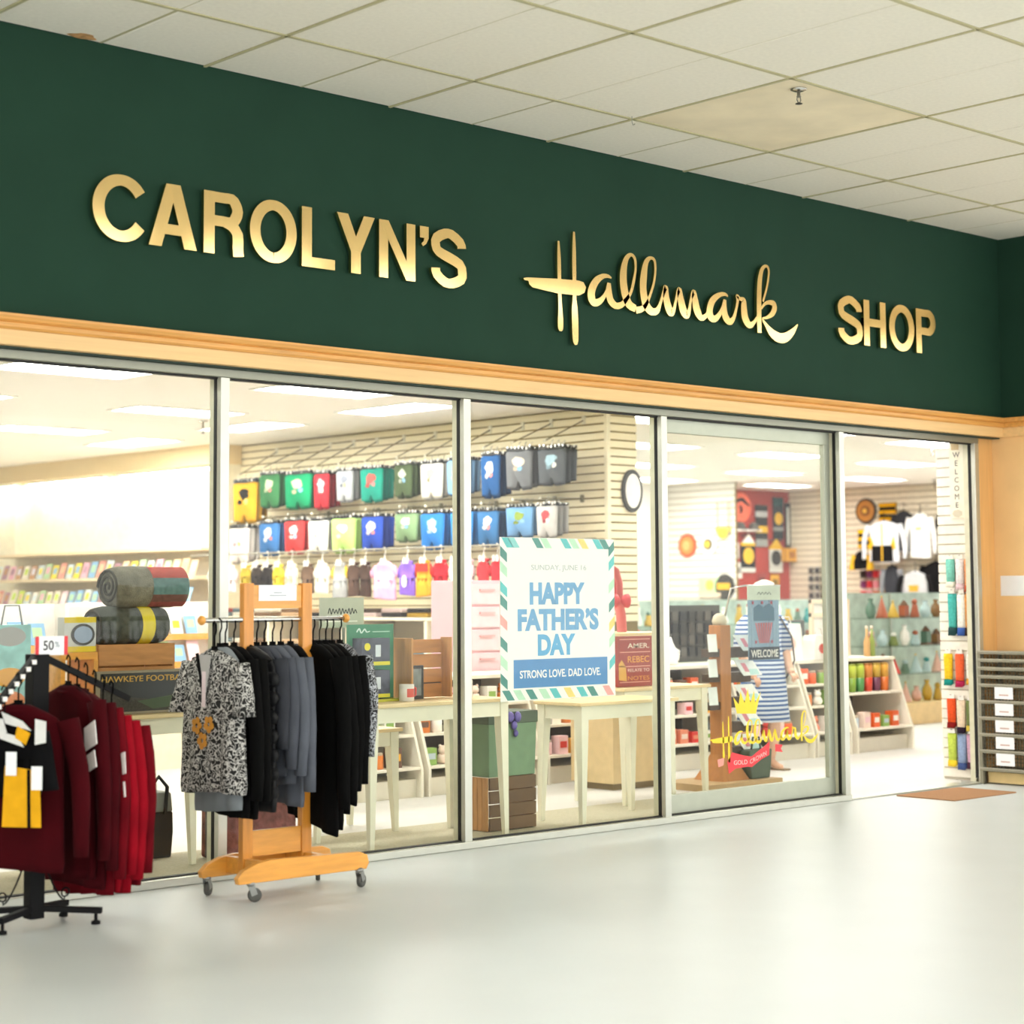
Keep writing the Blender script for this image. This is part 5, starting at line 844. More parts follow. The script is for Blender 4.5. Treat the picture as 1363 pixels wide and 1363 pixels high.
# shopper
pe = thing('person', 'person in a blue striped dress standing with their back turned behind the garden flag', 'person', (7.86, 1.9, 0)); SK = M('#DDAF92', .55, var=.06)
me = bpy.data.meshes.new('body'); V_ = [(7.83, 1.90, .90), (7.83, 1.90, 1.10), (7.82, 1.89, 1.24), (7.81, 1.87, 1.33), (7.80, 1.84, 1.42), (7.80, 1.83, 1.50),
     (7.90, 1.86, .85), (7.90, 1.84, .47), (7.905, 1.87, .25), (7.90, 1.90, .07), (7.89, 1.82, .025), (7.885, 1.76, .02),
     (7.76, 1.95, .85), (7.755, 1.97, .47), (7.74, 2.02, .28), (7.73, 2.06, .08), (7.72, 1.98, .025), (7.715, 1.92, .02),
     (7.98, 1.86, 1.22), (8.05, 1.85, 1.00), (8.00, 1.76, .82), (7.96, 1.70, .80), (7.65, 1.92, 1.22), (7.58, 1.93, .98), (7.58, 1.84, .80), (7.59, 1.78, .77)]
E_ = [(0, 1), (1, 2), (2, 3), (3, 4), (4, 5), (0, 6), (6, 7), (7, 8), (8, 9), (9, 10), (10, 11), (0, 12), (12, 13), (13, 14), (14, 15), (15, 16), (16, 17), (2, 18), (18, 19), (19, 20), (20, 21), (2, 22), (22, 23), (23, 24), (24, 25)]
RADII = [.13, .12, .10, .05, .085, .075, .085, .058, .056, .036, .034, .026, .085, .058, .056, .036, .034, .026, .055, .043, .033, .028, .055, .043, .033, .028]
me.from_pydata(V_, E_, []); bo = put(me, 'body', SK, pe)
sk = bo.modifiers.new('skin', 'SKIN'); lay = me.skin_vertices[0] if me.skin_vertices else None
if lay is None:
    bm_ = bmesh.new(); bm_.from_mesh(me); bm_.verts.layers.skin.verify(); bm_.to_mesh(me); bm_.free(); lay = me.skin_vertices[0]
for i, r in enumerate(RADII): lay.data[i].radius = (r, r); lay.data[i].use_root = (i == 0)
bo.modifiers.new('sub', 'SUBSURF').render_levels = 2
for p in me.polygons: p.use_smooth = True
for hx, hy, hz, dx in ((7.955, 1.695, .795, 1), (7.59, 1.775, .765, -1)):
    for k, (o1, L) in enumerate(((-.024, .062), (-.008, .072), (.008, .068), (.022, .055))): put(B().tube([(hx+o1, hy, hz), (hx+o1, hy-.02, hz-L*.5), (hx+o1, hy-.012, hz-L)], [.009, .008, .006], 8), 'finger', SK, pe, True)
    put(B().tube([(hx+dx*.026, hy, hz+.01), (hx+dx*.04, hy-.02, hz-.02), (hx+dx*.036, hy-.03, hz-.045)], [.010, .009, .007], 8), 'thumb', SK, pe, True)
DR = stripes('striped_cloth', '#D5DEEA', '#46669A', 8.5); n = 28; rings = []
for z, rx, ry, cx, cy in ((.40, .255, .19, 7.83, 1.91), (.55, .235, .18, 7.83, 1.91), (.75, .215, .165, 7.83, 1.905), (.90, .20, .15, 7.83, 1.90), (1.02, .165, .135, 7.83, 1.90), (1.15, .185, .135, 7.825, 1.895), (1.23, .19, .115, 7.82, 1.89), (1.285, .12, .08, 7.82, 1.885), (1.30, .075, .065, 7.815, 1.88)):
    rings.append([(cx+rx*math.cos(2*PI*k/n)*(1+.04*math.sin(6*2*PI*k/n)*max(0, 1-(z-.4)/.5)), cy+ry*math.sin(2*PI*k/n), z) for k in range(n)])
put(B().loft(rings), 'dress', DR, pe, True)
for s, x0, y0 in ((1, 7.97, 1.865), (-1, 7.66, 1.92)): put(B().loft([[(x0+s*a+r*math.cos(2*PI*k/14), y0+r*math.sin(2*PI*k/14), z+.03*s*math.cos(2*PI*k/14)) for k in range(14)] for a, z, r in ((.09, .99, .068), (.06, 1.10, .075), (.02, 1.20, .08), (-.03, 1.255, .06))]), 'dress_sleeve', DR, pe, True)
put(B().loft([[(7.80+r*math.cos(2*PI*k/18), 1.845+r*1.1*math.sin(2*PI*k/18)+.01, z) for k in range(18)] for z, r in ((1.36, .05), (1.38, .085), (1.44, .10), (1.50, .098), (1.55, .075), (1.575, .02))]), 'hair', M('#CFC8BC', .8, var=.15, scale=50), pe, True)
for sx in (-1, 1): put(B().lathe((7.80+sx*.085, 1.82, 1.43), [(.004, -.02), (.014, -.01), (.015, .01), (.004, .022)], 8), 'ear', SK, pe, True)
for x, y in ((7.89, 1.82), (7.72, 1.98)): put(B().box(x-.042, x+.042, y-.11, y+.10, 0, .014), 'sandal', M('#8A7358', .7), pe, bevel=.006)
put(B().tube([(7.93, 1.80, 1.27), (8.03, 1.76, 1.1), (8.09, 1.78, .9), (8.05, 1.84, .75)], .008, 6), 'bag_strap', M('#4A4038', .7), pe, True)
tb = thing('tote_bag', 'dark green tote bag on the base of the card post', 'bag', (6.82, 1.3, .05)); q = lambda z, e: [(6.72-e, 1.10, z), (6.93+e, 1.10, z), (6.93+e, 1.2, z), (6.72-e, 1.2, z)]
put(B().loft([q(.051, 0), q(.16, .02), q(.27, .03)]), 'body', M('#4F5D4C', .7), tb, bevel=.01); put(B().tube([(6.77, 1.15, .27), (6.79, 1.15, .36), (6.86, 1.15, .36), (6.88, 1.15, .27)], .008, 8), 'handle', M('#3C463A', .7), tb, True)
# ------------------------------------------------------------------ sock tower beside the doorway
tw = thing('slat_tower', 'narrow white slatwall tower just inside the doorway', 'display tower', (8.28, .27, 0)); TWM = M('#F6F1E4', .55)
put(B().box(8.215, 8.34, .11, .40, .0, 2.60), 'core', M('#CFC7B4', .7), tw)
for k in range(34): put(B().box(8.203, 8.215, .11, .40, .02+.076*k, .084+.076*k), 'slat', TWM, tw)
put(B().box(8.205, 8.34, .10, .11, 0, 2.60), 'edge_strip', TWM, tw)
wb = thing('porch_board', 'tall white board with vertical lettering on the slatwall tower', 'sign', (8.2, .2, 2.04)); FWB = FX(8.2, .265, 2.04); put(B().obox(FWB, 0, .13, 0, .60, 0, .012), 'board', M('#F7F1DE', .5), wb); put(B().obox(FWB, .02, .09, .54, .60, .012, .014), 'wood_patch', M('#D7BE93', .6), wb)
for k, ch in enumerate('WELCOME'): text(ch, (FWB[0]+FWB[1]*.065+FWB[2]*(.48-.066*k), FWB[1], FWB[2], FWB[3]), .042, 'print', M('#6E6A5E', .6), wb, n0=.0125, depth=.001, center=True)
b = B(); b.prism([(.065+(.042+.006*(i % 2))*math.cos(2*PI*i/14), .038+(.028+.004*(i % 2))*math.sin(2*PI*i/14)) for i in range(14)], FWB, .0125, .0135); put(b, 'wreath_print', M('#D6CDB6', .6), wb)
SOCK = [(.26, 1.12, 1.45, '#4FB3AC', '#2C4A4A'), (.175, 1.12, 1.45, '#F1EEE6', '#3F5FA8'), (.105, 1.12, 1.45, '#C98A4A', '#3A2A20'), (.27, 1.50, 1.72, '#7CC4B4', '#F0EAD8'), (.18, 1.48, 1.72, '#E6DCDC', '#D9BBC0'), (.10, 1.46, 1.72, '#D98E5A', '#B5502E'), (.31, .73, .98, '#F0C52E', '#1F8A80'), (.205, .72, .98, '#E8643C', '#B02A52'), (.105, .74, .98, '#F2E9DC', '#E2A33C'),
        (.29, .40, .63, '#E0552A', '#8A1F1C'), (.20, .36, .62, '#EAD2B8', '#2A1E2E'), (.115, .38, .62, '#6F7A4A', '#C9B24A'), (.29, .10, .36, '#BFD05A', '#F2D03A'), (.20, .08, .36, '#8FA2C4', '#46598C'), (.115, .09, .36, '#C9A0B8', '#4A2A3C')]
for i, (y, z0, z1, c1, c2) in enumerate(SOCK):
    o = thing('sock_pair', '%s sock pair with %s toes, %s on the %s tier of the tower' % (cname(c1), cname(c2), ('innermost', 'middle', 'outermost')[i % 3], ('fourth', 'top', 'third', 'second', 'lowest')[i//3]), 'socks', (8.17, y, z0), group='socks on the slatwall tower'); F = FX(8.175, y+.04, z0); h = z1-z0
    put(B().pillow([(.005, h*.15), (.075, h*.15), (.08, h), (0, h)], F, .03, .8), 'leg', M(c1, .85, var=.2, scale=40), o, True); put(B().pillow([(-.005, 0), (.06, -.0), (.082, h*.06), (.08, h*.20), (.0, h*.20)], F, .032, .8, .001), 'toe', M(c2, .85), o, True)
    put(B().obox(F, .015, .065, h, h+.035, -.004, .004), 'header_card', WP, o); put(B().tube([(8.205, y, z1+.025), (8.16, y, z1+.03)], .004, 6), 'hook', STEEL, o)
# ------------------------------------------------------------------ glass display shelves beyond the doorway
GL2 = glassmat('shelf_glass', (.90, .95, .93), .06)
gcs = thing('glass_display_case', 'glass shelf case on a pale wood base beyond the doorway', 'display case', (13.4, 4.4, 0)); put(B().box(12.45, 14.6, 4.15, 4.75, 0, .24), 'wood_base', M('#EBCB93', .55, var=.06), gcs, bevel=.005)
for z in (.55, .86, 1.17, 1.45): put(B().box(12.45, 14.6, 4.2, 4.75, z, z+.012), 'glass_shelf', GL2, gcs)
for x in (12.46, 13.5, 14.58): put(B().box(x-.01, x+.01, 4.73, 4.75, .24, 1.46), 'upright', ALU, gcs)
put(B().box(12.45, 14.6, 4.75, 4.77, .24, 1.46), 'back_glass', M('#B9C6BC', .3, var=.25, scale=6), gcs)
FC = ['#F1ECE6', '#8A6440', '#D8382E', '#E9B9A8', '#5E7A6A', '#F6F2EC', '#B9CFD2', '#A85A40', '#2F8C8C', '#C9A23C', '#7D8A4E']
for li, z in enumerate((.24, .562, .872, 1.182)):
    for k in range(10):
        R = random.Random(li*20+k); x = 12.62+.205*k; y = 4.36; c = FC[R.randrange(len(FC))]; kind = R.choice(('fig', 'cone', 'vase', 'lantern')); nmk = {'fig': 'figurine', 'cone': 'cone tree', 'vase': 'vase', 'lantern': 'lantern'}[kind]
        o = thing(nmk.replace(' ', '_'), '%s %s, %s on the %s level of the glass case' % (cname(c), nmk, ORD[k], ('wood', 'lowest glass', 'middle glass', 'top glass')[li]), 'ornament', (x, y, z), group='ornaments in the glass case'); hh = R.uniform(.15, .25); z1 = z+.001
        if kind == 'fig': put(B().lathe((x, y, z1), [(.05, 0), (.055, .02), (.035, hh*.5), (.03, hh*.68)], 12), 'body', M(c, .5), o, True); put(B().lathe((x, y, z1+hh*.66), [(.012, 0), (.033, hh*.10), (.03, hh*.24), (.006, hh*.32)], 12), 'head', M(FC[(k+3) % len(FC)], .5), o, True)
        elif kind == 'cone': put(B().lathe((x, y, z1), [(.07, 0), (.068, .015), (.006, hh*1.1)], 14), 'cone', M(c, .5), o, True); put(B().lathe((x, y, z1+hh*1.08), [(.004, 0), (.014, .012), (.004, .026)], 8), 'tip', M('#D9B45A', .4), o, True)
        elif kind == 'vase': put(B().lathe((x, y, z1), [(.035, 0), (.06, hh*.3), (.055, hh*.6), (.022, hh*.85), (.03, hh)], 14), 'body', M(c, .25), o, True); put(B().lathe((x, y, z1+hh*.99), [(.03, 0), (.032, .01), (.02, .012)], 12), 'rim', M(darker(c, .8), .3), o, True)
        else:
            put(B().box(x-.05, x+.05, y-.05, y+.05, z1, z1+.02), 'base', M('#6A4A36', .5), o); put(B().box(x-.042, x+.042, y-.042, y+.042, z1+.02, z1+hh*.75), 'glass', M(c, .2), o); put(B().lathe((x, y, z1+hh*.75), [(.06, 0), (.05, .02), (.012, .06)], 4), 'roof', M('#6A4A36', .5), o)
wf = thing('white_shutter_frame', 'white two-panel window frame leaning on the unit inside the doorway', 'frame', (10.1, 2.85, .855))
for x0, x1 in ((9.70, 9.93), (9.97, 10.22)):
    for z0, z1 in ((.90, 1.24), (1.27, 1.36)): put(B().box(x0, x1, 2.86, 2.87, z0, z1), 'panel', WP, wf)
for x in (9.67, 9.93, 10.22): put(B().box(x, x+.035, 2.845, 2.88, .857, 1.40), 'stile', M('#EBD7BC', .6), wf)
for z in (.86, 1.24, 1.365): put(B().box(9.67, 10.255, 2.847, 2.878, z, z+.035), 'rail', M('#EBD7BC', .6), wf)
for i, (x, c, lb) in enumerate(((10.32, '#C9A06A', 'brown bottle beside the white frame inside the doorway'), (10.40, '#8C9C4A', 'green bottle at the end of the unit inside the doorway'))):
    o = thing('bottle', lb, 'bottle', (x, 2.7, .855)); put(B().lathe((x, 2.7, .856), [(.03, 0), (.032, .01), (.032, .14), (.012, .2), (.012, .26)], 12), 'body', M(c, .3), o, True); put(B().lathe((x, 2.7, 1.116), [(.015, 0), (.015, .03)], 10), 'cap', M('#E6D6C0', .4), o, True)
# ------------------------------------------------------------------ sports clothes on the far wall
YB = M('#E3B01F', .7, var=.05); KB = M('#1B1A1B', .85, var=.15)
def sport(name, label, y0, y1, z0, z1, body, sl, smat, x=20.62, hm=None):
    w = y1-y0; o = shirt(name, label, name.replace('_', ' '), (x, (y0+y1)/2, z1), Q, body, w/.98, z1-z0, .05, sl, hm or BLK, smat, seed=int(y0*100), collar=True)
    put(B().tube([(.0, .0, .09), (.0, 20.90-x, .13)], .006, 6), 'wall_hook', STEEL, o, local=True); return o
GS = M('#8E9094', .85); o = sport('track_jacket', 'white track jacket with yellow and black panels on the sports wall', 9.61, 10.26, 1.95, 2.62, M('#E4E6EC', .7), 'long', M('#DDE0E6', .7), 20.5)
local_panel(o, 'black_panel', [(-.20, -.40), (.20, -.40), (.21, -.66), (-.21, -.66)], KB, -.06, .006); local_panel(o, 'yellow_panel', [(-.23, -.24), (-.17, -.38), (-.21, -.46), (-.26, -.46)], YB, -.058, .006); local_panel(o, 'yellow_panel', [(.23, -.24), (.17, -.38), (.21, -.46), (.26, -.46)], YB, -.058, .006); local_panel(o, 'zip', [(-.012, -.05), (.012, -.05), (.012, -.66), (-.012, -.66)], YB, -.066, .004)
sport('sweater', 'charcoal sweater half behind the white track jacket', 9.49, 9.89, 2.12, 2.77, M('#37373A', .9), 'long', None, 20.7)
o = sport('hoodie', 'white hoodie with a small gold print on the sports wall', 9.10, 9.54, 2.01, 2.72, M('#F0EFEC', .8), 'long', None); local_panel(o, 'print', [(-.06, -.22), (.06, -.22), (.05, -.27), (-.05, -.27)], M('#D9BE86', .7), -.056, .004)
sport('tee_shirt', 'black tee shirt at the end of the upper sports row', 8.70, 9.05, 1.99, 2.77, KB, 'short', None, 20.74)
o = sport('raglan_shirt', 'grey raglan shirt with a dark front in the lower sports row', 9.72, 10.05, 1.37, 1.9, M('#3B3D42', .85), 'long', GS)
o = sport('raglan_hoodie', 'grey hoodie with black sleeves and gold print in the lower sports row', 9.05, 9.58, 1.28, 1.80, M('#B6B7B8', .85), 'long', KB, 20.45); local_panel(o, 'print', [(-.10, -.22), (.10, -.22), (.08, -.32), (-.08, -.32)], M('#C99A2E', .7), -.056, .004); o['category'] = 'hoodie'
sport('black_hoodie', 'black hoodie behind the grey one in the lower sports row', 8.86, 9.37, 1.42, 1.95, KB, 'long', None, 20.72)
sport('sweater', 'black and gold sweater at the end of the lower sports row', 8.55, 8.86, 1.33, 1.80, M('#D9C9A0', .85), 'long', KB, 20.5)
def striped_flag(label, y0, y1, z0, z1, cols, x=20.85):
    o = thing('striped_banner', label, 'banner', (x, (y0+y1)/2, z0)); n = len(cols); F = FX(x, y1, z0); w = y1-y0; h = (z1-z0)/n
    for k, c in enumerate(cols): put(B().obox(F, .01 if k % 2 else 0, w-(.01 if k % 2 else 0), h*k, h*(k+1), 0, .02), 'stripe', M(c, .8), o)
    put(B().tube([F[0]+F[2]*(z1-z0), F[0]+F[1]*w+F[2]*(z1-z0)], .008, 6), 'rod', BLK, o); return o
striped_flag('black and gold striped banner on the upper sports wall', 9.94, 10.28, 2.63, 2.92, ('#D8A11E', '#1D1A16', '#D8A11E', '#1D1A16', '#D8A11E'))
striped_flag('black and yellow striped banner below the round clock', 10.34, 10.71, 2.20, 2.50, ('#EDBE1E', '#1D1A16', '#EDBE1E', '#1D1A16', '#EDBE1E'))
def roundsign(label, F, ru, rv, cols, name='round_sign'):
    o = thing(name, label, 'sign', F[0]-F[2]*rv)
    for k, (c, f) in enumerate(cols): put(B().disc(F, ru*f, rv*f, .012*k, .012*(k+1)), ('rim', 'face', 'emblem', 'centre')[min(k, 3)], M(c, .5, var=.08, scale=8), o)
    return o
roundsign('brown and gold round clock on the sports wall', FX(20.86, 10.55, 2.81), .21, .21, (('#3A322A', 1), ('#B5782A', .82), ('#7A4A1E', .4), ('#E0B040', .2)))
o = sport('child_jersey', 'small black and yellow jersey under the striped banner', 10.30, 10.66, 1.86, 2.14, KB, 'short', YB); 
SM = ['#C8323C', '#E8B52A', '#2A2522', '#D98A92', '#F0E6DA', '#7A3A6A', '#B05A3A', '#E9C83A']
for j in range(3):
    for k in range(5):
        c = SM[(j*5+k*3) % len(SM)]; y = 10.62-.125*k; z = 1.38+.165*j; o = thing('packaged_toy', '%s packaged souvenir, %s along row %s on the sports wall' % (cname(c), ORD[k], ('one', 'two', 'three')[j]), 'souvenir', (20.8, y, z), group='small souvenirs on the sports wall'); F = FX(20.85, y+.05, z)
        put(B().obox(F, 0, .10, 0, .12, 0, .03), 'pack', M(c, .6), o, bevel=.004); put(B().obox(F, .02, .08, .12, .15, 0, .006), 'hang_card', WP, o)
for j in range(4):
    for k in range(4):
        y = 11.72-.13*k; z = 1.38+.14*j; o = thing('dark_keyring', 'dark keyring pack, %s along row %s beside the red wall' % (ORD[k], ('one', 'two', 'three', 'four')[j]), 'keyring', (20.8, y, z), group='keyring packs beside the red wall'); F = FX(20.87, y+.045, z)
        put(B().obox(F, 0, .085, 0, .09, 0, .02), 'pack', M('#4B453E' if (j+k) % 2 else '#2F2B28', .6), o); put(B().obox(F, .01, .075, .09, .12, 0, .006), 'hang_card', M('#CFC8BC', .6), o)
# ------------------------------------------------------------------ red wall and its neighbour
roundsign('orange-red round sign with a dark emblem at the top of the red wall', FY(19.62, 12.19, 2.9), .25, .25, (('#E85A38', 1), ('#E9694A', .93)))
b = B(); ribbon(b, [(19.45, 2.98, .05), (19.60, 3.03, .06), (19.72, 2.97, .05), (19.80, 2.93, .03)], FY(0, 12.16, 0), 0, .01); ribbon(b, [(19.56, 2.92, .05), (19.60, 2.86, .05), (19.57, 2.80, .04)], FY(0, 12.16, 0), 0, .011); put(b, 'emblem', KB, S.objects['round_sign.002'])
def banner(label, x0, x1, z0, z1, segs, point=True, y=12.17):
    o = thing('wall_banner', label, 'banner', ((x0+x1)/2, y, z0)); F = FY(x0, y, z0); w, h = x1-x0, z1-z0
    for k, (a, b_, c) in enumerate(segs): put(B().obox(F, 0, w, h*a, h*b_, 0, .012+.001*k), 'cloth_band', M(c, .8), o)
    put(B().tube([F[0]+F[2]*h+F[3]*.01, F[0]+F[1]*w+F[2]*h+F[3]*.01], .012, 6), 'rod', M('#3A2E26', .6), o)
    return o, F, w, h
banner('narrow black, grey and gold hanging banner in the middle of the red wall', 19.97, 20.27, 2.25, 2.94, ((0, .18, '#9A9A96'), (.18, .34, '#3A3836'), (.34, .5, '#E0B030'), (.5, .72, '#2A2826'), (.72, .86, '#B0B0AE'), (.86, 1, '#332F2C')))
o, F, w, h = banner('dark hanging banner with a gold emblem beside the framed strip', 20.43, 20.69, 2.38, 3.08, ((0, .2, '#26282A'), (.2, .3, '#8A8A86'), (.3, .8, '#33363A'), (.8, 1, '#2A4A48'))); put(B().disc((F[0]+F[1]*w*.5+F[2]*h*.5, F[1], F[2], F[3]), w*.4, w*.4, .016, .02), 'emblem', YB, o)
o, F, w, h = banner('tall thin framed strip at the end of the red wall', 20.74, 20.88, 2.23, 2.99, ((0, 1, '#3A3430'),)); put(B().obox(F, w*.3, w*.7, h*.08, h*.92, .014, .018), 'pale_strip', M('#D8D6CE', .6), o)
for lb, x0, x1, z0, z1, c1, c2 in (('white-capped black banner with a gold disc low on the red wall', 19.58, 19.94, 1.82, 2.43, '#23211F', '#E3B222'), ('gold-topped black and white banner low on the red wall', 20.31, 20.65, 1.82, 2.36, '#C9C6BE', '#2A2826')):
    o, F, w, h = banner(lb, x0, x1, z0, z1, ((0, .12, '#D9D6CE'), (.12, .72, c1), (.72, .8, '#E3B222'))); put(B().disc((F[0]+F[1]*w*.5+F[2]*h*.45, F[1], F[2], F[3]), w*.38, w*.38, .016, .02), 'emblem', M(c2, .7), o); put(B().prism([(w*.08, h*.8), (w*.92, h*.8), (w*.5, h*1.05)], F, .002, .03), 'cap', M('#E9E4DA' if c2 != '#2A2826' else '#E3B222', .7), o)
for lb, x0, c in (('small white shelf with black and white caps under the orange sign', 19.34, '#4A4640'), ('second small white shelf with caps under the orange sign', 19.68, '#55524A')):
    o = thing('cap_shelf', lb, 'shelf', (x0+.14, 12.1, 2.5)); put(B().box(x0, x0+.28, 12.02, 12.19, 2.50, 2.525), 'board', WP, o); put(B().lathe((x0+.14, 12.08, 2.526), [(.11, 0), (.115, .015), (.08, .02), (.08, .07), (.04, .12), (.005, .13)], 14), 'cap', M(c, .7), o, True)
o = thing('yellow_crate', 'golden yellow box on the wall beside the red panel', 'box', (20.80, 12.1, 2.0)); put(B().box(20.62, 20.86, 12.02, 12.19, 2.0, 2.23), 'box', M('#D89A24', .6), o, bevel=.005); put(B().box(20.66, 20.82, 12.018, 12.02, 2.06, 2.17), 'print', M('#A86A18', .6), o)
for i, (x, z, c, lb) in enumerate(((19.33, 2.05, '#D9D2C8', 'pale tin sign at the lower edge of the red wall'), (20.02, 1.55, '#9A3A34', 'dark red pennant at the foot of the red wall'), (20.36, 1.52, '#E3A92A', 'gold pennant at the foot of the red wall'), (19.40, 1.72, '#E8E0D6', 'white tin sign low on the red wall'))):
    o = thing('tin_sign', lb, 'sign', (x+.1, 12.17, z)); F = FY(x, 12.19, z); put(B().obox(F, 0, .22, 0, .26, 0, .012), 'plate', M(c, .5), o, bevel=.003); put(B().obox(F, .04, .18, .08, .18, .012, .014), 'print', M(darker(c, .6), .5), o)
roundsign('orange and red round sign on the bright slatwall', FX(17.93, 11.86, 2.23), .19, .19, (('#E8502A', 1), ('#F08A3A', .75), ('#F3B26A', .4)))
roundsign('white and grey round sign with a dark emblem on the bright slatwall', FX(17.93, 11.41, 2.24), .19, .19, (('#BFC3C6', 1), ('#F1F1EE', .85), ('#4A453A', .45), ('#E6C23A', .3)))
roundsign('black eight-sided sign with a gold bar at the end of the bright slatwall', FX(17.93, 11.09, 1.57), .20, .20, (('#2E2C26', 1), ('#35322A', .9)))
put(B().obox(FX(17.90, 11.22, 1.53), 0, .26, .0, .10, 0, .012), 'emblem', YB, S.objects['round_sign.005'])
o = thing('plank_sign', 'sign of stacked white planks on the bright slatwall', 'sign', (17.9, 11.1, 2.34)); 
for k in range(5): put(B().obox(FX(17.93, 11.25, 2.42+.095*k), 0, .30, 0, .082, 0, .02), 'plank', M('#E9E2CE' if k else '#D9C25A', .6), o)
for u in (.04, .26): put(B().obox(FX(17.93, 11.25, 2.40), u, u+.012, 0, .5, .02, .026), 'strap', M('#8A846A', .6), o)
put(B().disc(FX(17.93, 11.10, 2.40), .10, .08, .021, .03), 'badge', M('#E3C63A', .6), o)
o = thing('pale_green_sign', 'pale green rectangular sign with a yellow disc on the bright slatwall', 'sign', (17.9, 11.4, 1.44)); F = FX(17.93, 11.62, 1.42); put(B().obox(F, 0, .46, .06, .30, 0, .02), 'board', M('#B9DDA8', .6), o); put(B().obox(F, 0, .46, 0, .06, 0, .03), 'ledge', M('#EBD2B8', .6), o); put(B().disc((F[0]+F[1]*.23+F[2]*.18, F[1], F[2], F[3]), .08, .08, .02, .026), 'disc', M('#E6DC5A', .6), o)
# glass counters in front of the sports corner
for i, (x0, x1, y, lb) in enumerate(((11.0, 13.2, 6.6, 'glass-topped cabinet in front of the bright slatwall'), (13.3, 15.6, 6.7, 'glass-topped cabinet in front of the red wall'), (15.7, 17.8, 6.7, 'glass-topped cabinet nearest the sports clothes'))):
    o = thing('glass_counter', lb, 'counter', ((x0+x1)/2, y, 0), group='glass counters of the sports corner'); put(B().box(x0, x1, y, y+.6, 0, .55), 'base', M('#E6D6B4', .6), o); put(B().box(x0, x1, y, y+.6, 1.38, 1.395), 'glass_top', GL2, o); put(B().box(x0, x1, y+.58, y+.6, .55, 1.38), 'back', M('#B4C2BA', .4, var=.3, scale=5), o)
    for z in (.80, 1.08): put(B().box(x0, x1, y+.03, y+.58, z, z+.012), 'glass_shelf', GL2, o)
    for k in range(11):
        for li, z in enumerate((.812, 1.092)):
            R = random.Random(i*100+k*3+li); c = FC[R.randrange(len(FC))]; xx = x0+.12+.19*k; q = thing('small_ornament', '%s ornament, %s on the %s shelf, counter %s' % (cname(c), ORD[k], ('lower', 'upper')[li], ('before the bright slatwall', 'before the red wall', 'nearest the sports clothes')[i]), 'ornament', (xx, y+.25, z), group='ornaments in the sports corner counters')
            hh = R.uniform(.12, .22); put(B().lathe((xx, y+.25, z+.001), [(.05, 0), (.055, hh*.3), (.03, hh*.7), (.035, hh)], 10), 'body', M(c, .4), q, True); put(B().lathe((xx, y+.25, z+hh), [(.02, 0), (.03, .02), (.006, .045)], 8), 'top', M(FC[(k+li) % len(FC)], .4), q, True)
# ------------------------------------------------------------------ greeting cards along the soffit wall and on the aisle fixtures
CCOL = ['#F2B8C8', '#F4E9D6', '#F0C9A0', '#F3DC3E', '#B98FA0', '#C6DE5A', '#F1D2D8', '#8FBBE0', '#C99A72', '#E9C79A', '#F6EFE0', '#B7D8A8', '#E6E2EE', '#E59A8A', '#D9E6EA']
cf = thing('card_wall_fixture', 'long tiered greeting card fixture under the lit soffit', 'card fixture', (7.5, 12, 0)); CFW = M('#F1DDB8', .6)
TI = [(7.30, 1.05), (7.38, 1.37), (7.46, 1.70), (7.54, 2.03)]
for x, z in TI: put(B().box(x-.06, 7.94, 9.82, 15.0, z-.035, z), 'tier', CFW, cf)
put(B().box(7.2, 7.94, 9.82, 15.0, 0, .9), 'base', M('#EFE2C6', .6), cf); put(B().box(7.90, 7.94, 9.82, 15.0, .9, 2.9), 'back_panel', M('#F8F2E2', .6), cf)
EX = ['near', 'middle', 'far']
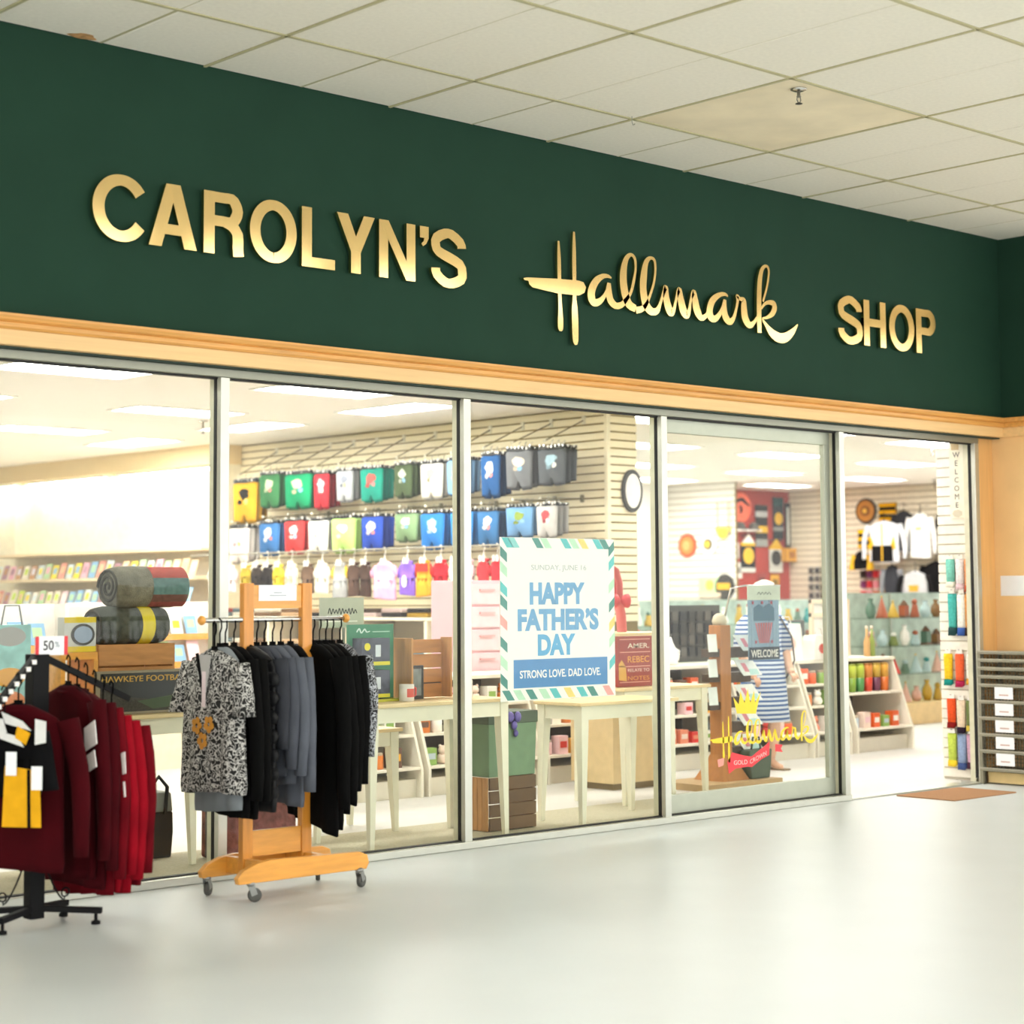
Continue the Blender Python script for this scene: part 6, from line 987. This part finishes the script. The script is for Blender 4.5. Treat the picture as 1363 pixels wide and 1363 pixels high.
def card(x, y, z, w, h, c, label, group, face='x'):
    o = thing('greeting_card', label, 'greeting card', (x, y, z), group=group); n = Vector((-.95, 0, .3)) if face == 'x' else Vector((0, -.95, .3)); u = Vector((0, -1, 0)) if face == 'x' else Vector((1, 0, 0)); v = Vector((.3, 0, .95)) if face == 'x' else Vector((0, .3, .95)); F = (Vector((x, y, z)), u, v, n)
    put(B().obox(F, -w/2, w/2, .002, h, 0, .004), 'card_stock', M(c, .6), o); put(B().obox(F, -w*.3, w*.3, h*.35, h*.8, .004, .005), 'print', M(CCOL[(CCOL.index(c)+4) % len(CCOL)], .6), o)
for ti, (x, z) in enumerate(TI[:3]):
    for k in range(27):
        R = random.Random(ti*50+k); c = CCOL[R.randrange(len(CCOL))]; y = 9.95+.185*k
        card(x-.03, y, z, .14, R.uniform(.17, .22), c, '%s greeting card on the %s tier of the soffit wall, %s in the %s stretch' % (cname(c), ('lowest', 'middle', 'upper')[ti], ORD[k % 9], EX[k//9]), 'cards along the soffit wall')
ORW = M('#E6A552', .55, var=.1)
for fi, (x0, x1, y, h, lb) in enumerate(((1.15, 2.05, 3.0, 1.42, 'beside the sale sign'), (2.2, 3.4, 4.2, 1.40, 'behind the rolled blankets'), (3.6, 5.0, 5.6, 1.42, 'behind the wooden rack'))):
    o = thing('card_fixture', 'white aisle card fixture with orange wood ledges, %s' % lb, 'card fixture', ((x0+x1)/2, y, 0), group='aisle card fixtures'); put(B().box(x0, x1, y+.30, y+.34, 0, h), 'back_panel', WP, o); put(B().box(x0, x1, y, y+.30, 0, .30), 'base', M('#F1E6CE', .6), o)
    for x in (x0, x1-.025): put(B().prism([(0, 0), (.30, 0), (.30, h), (.16, h)], (Vector((x, y, 0)), Vector((0, 1, 0)), Vector((0, 0, 1)), Vector((1, 0, 0))), 0, .025), 'side_panel', WP, o)
    for li, z in enumerate((.42, .66, .90, 1.14)):
        yy = y+.05+.05*li; put(B().box(x0+.025, x1-.025, yy, y+.30, z-.05, z), 'ledge', ORW, o)
        for k in range(int((x1-x0-.1)/.15)):
            R = random.Random(fi*90+li*20+k); c = CCOL[R.randrange(len(CCOL))]; card(x0+.12+.15*k, yy+.03, z, .12, R.uniform(.15, .19), c, '%s card, %s along the %s ledge of the fixture %s' % (cname(c), ORD[k], ('lowest', 'second', 'third', 'top')[li], lb), 'cards on the aisle fixtures', 'y')
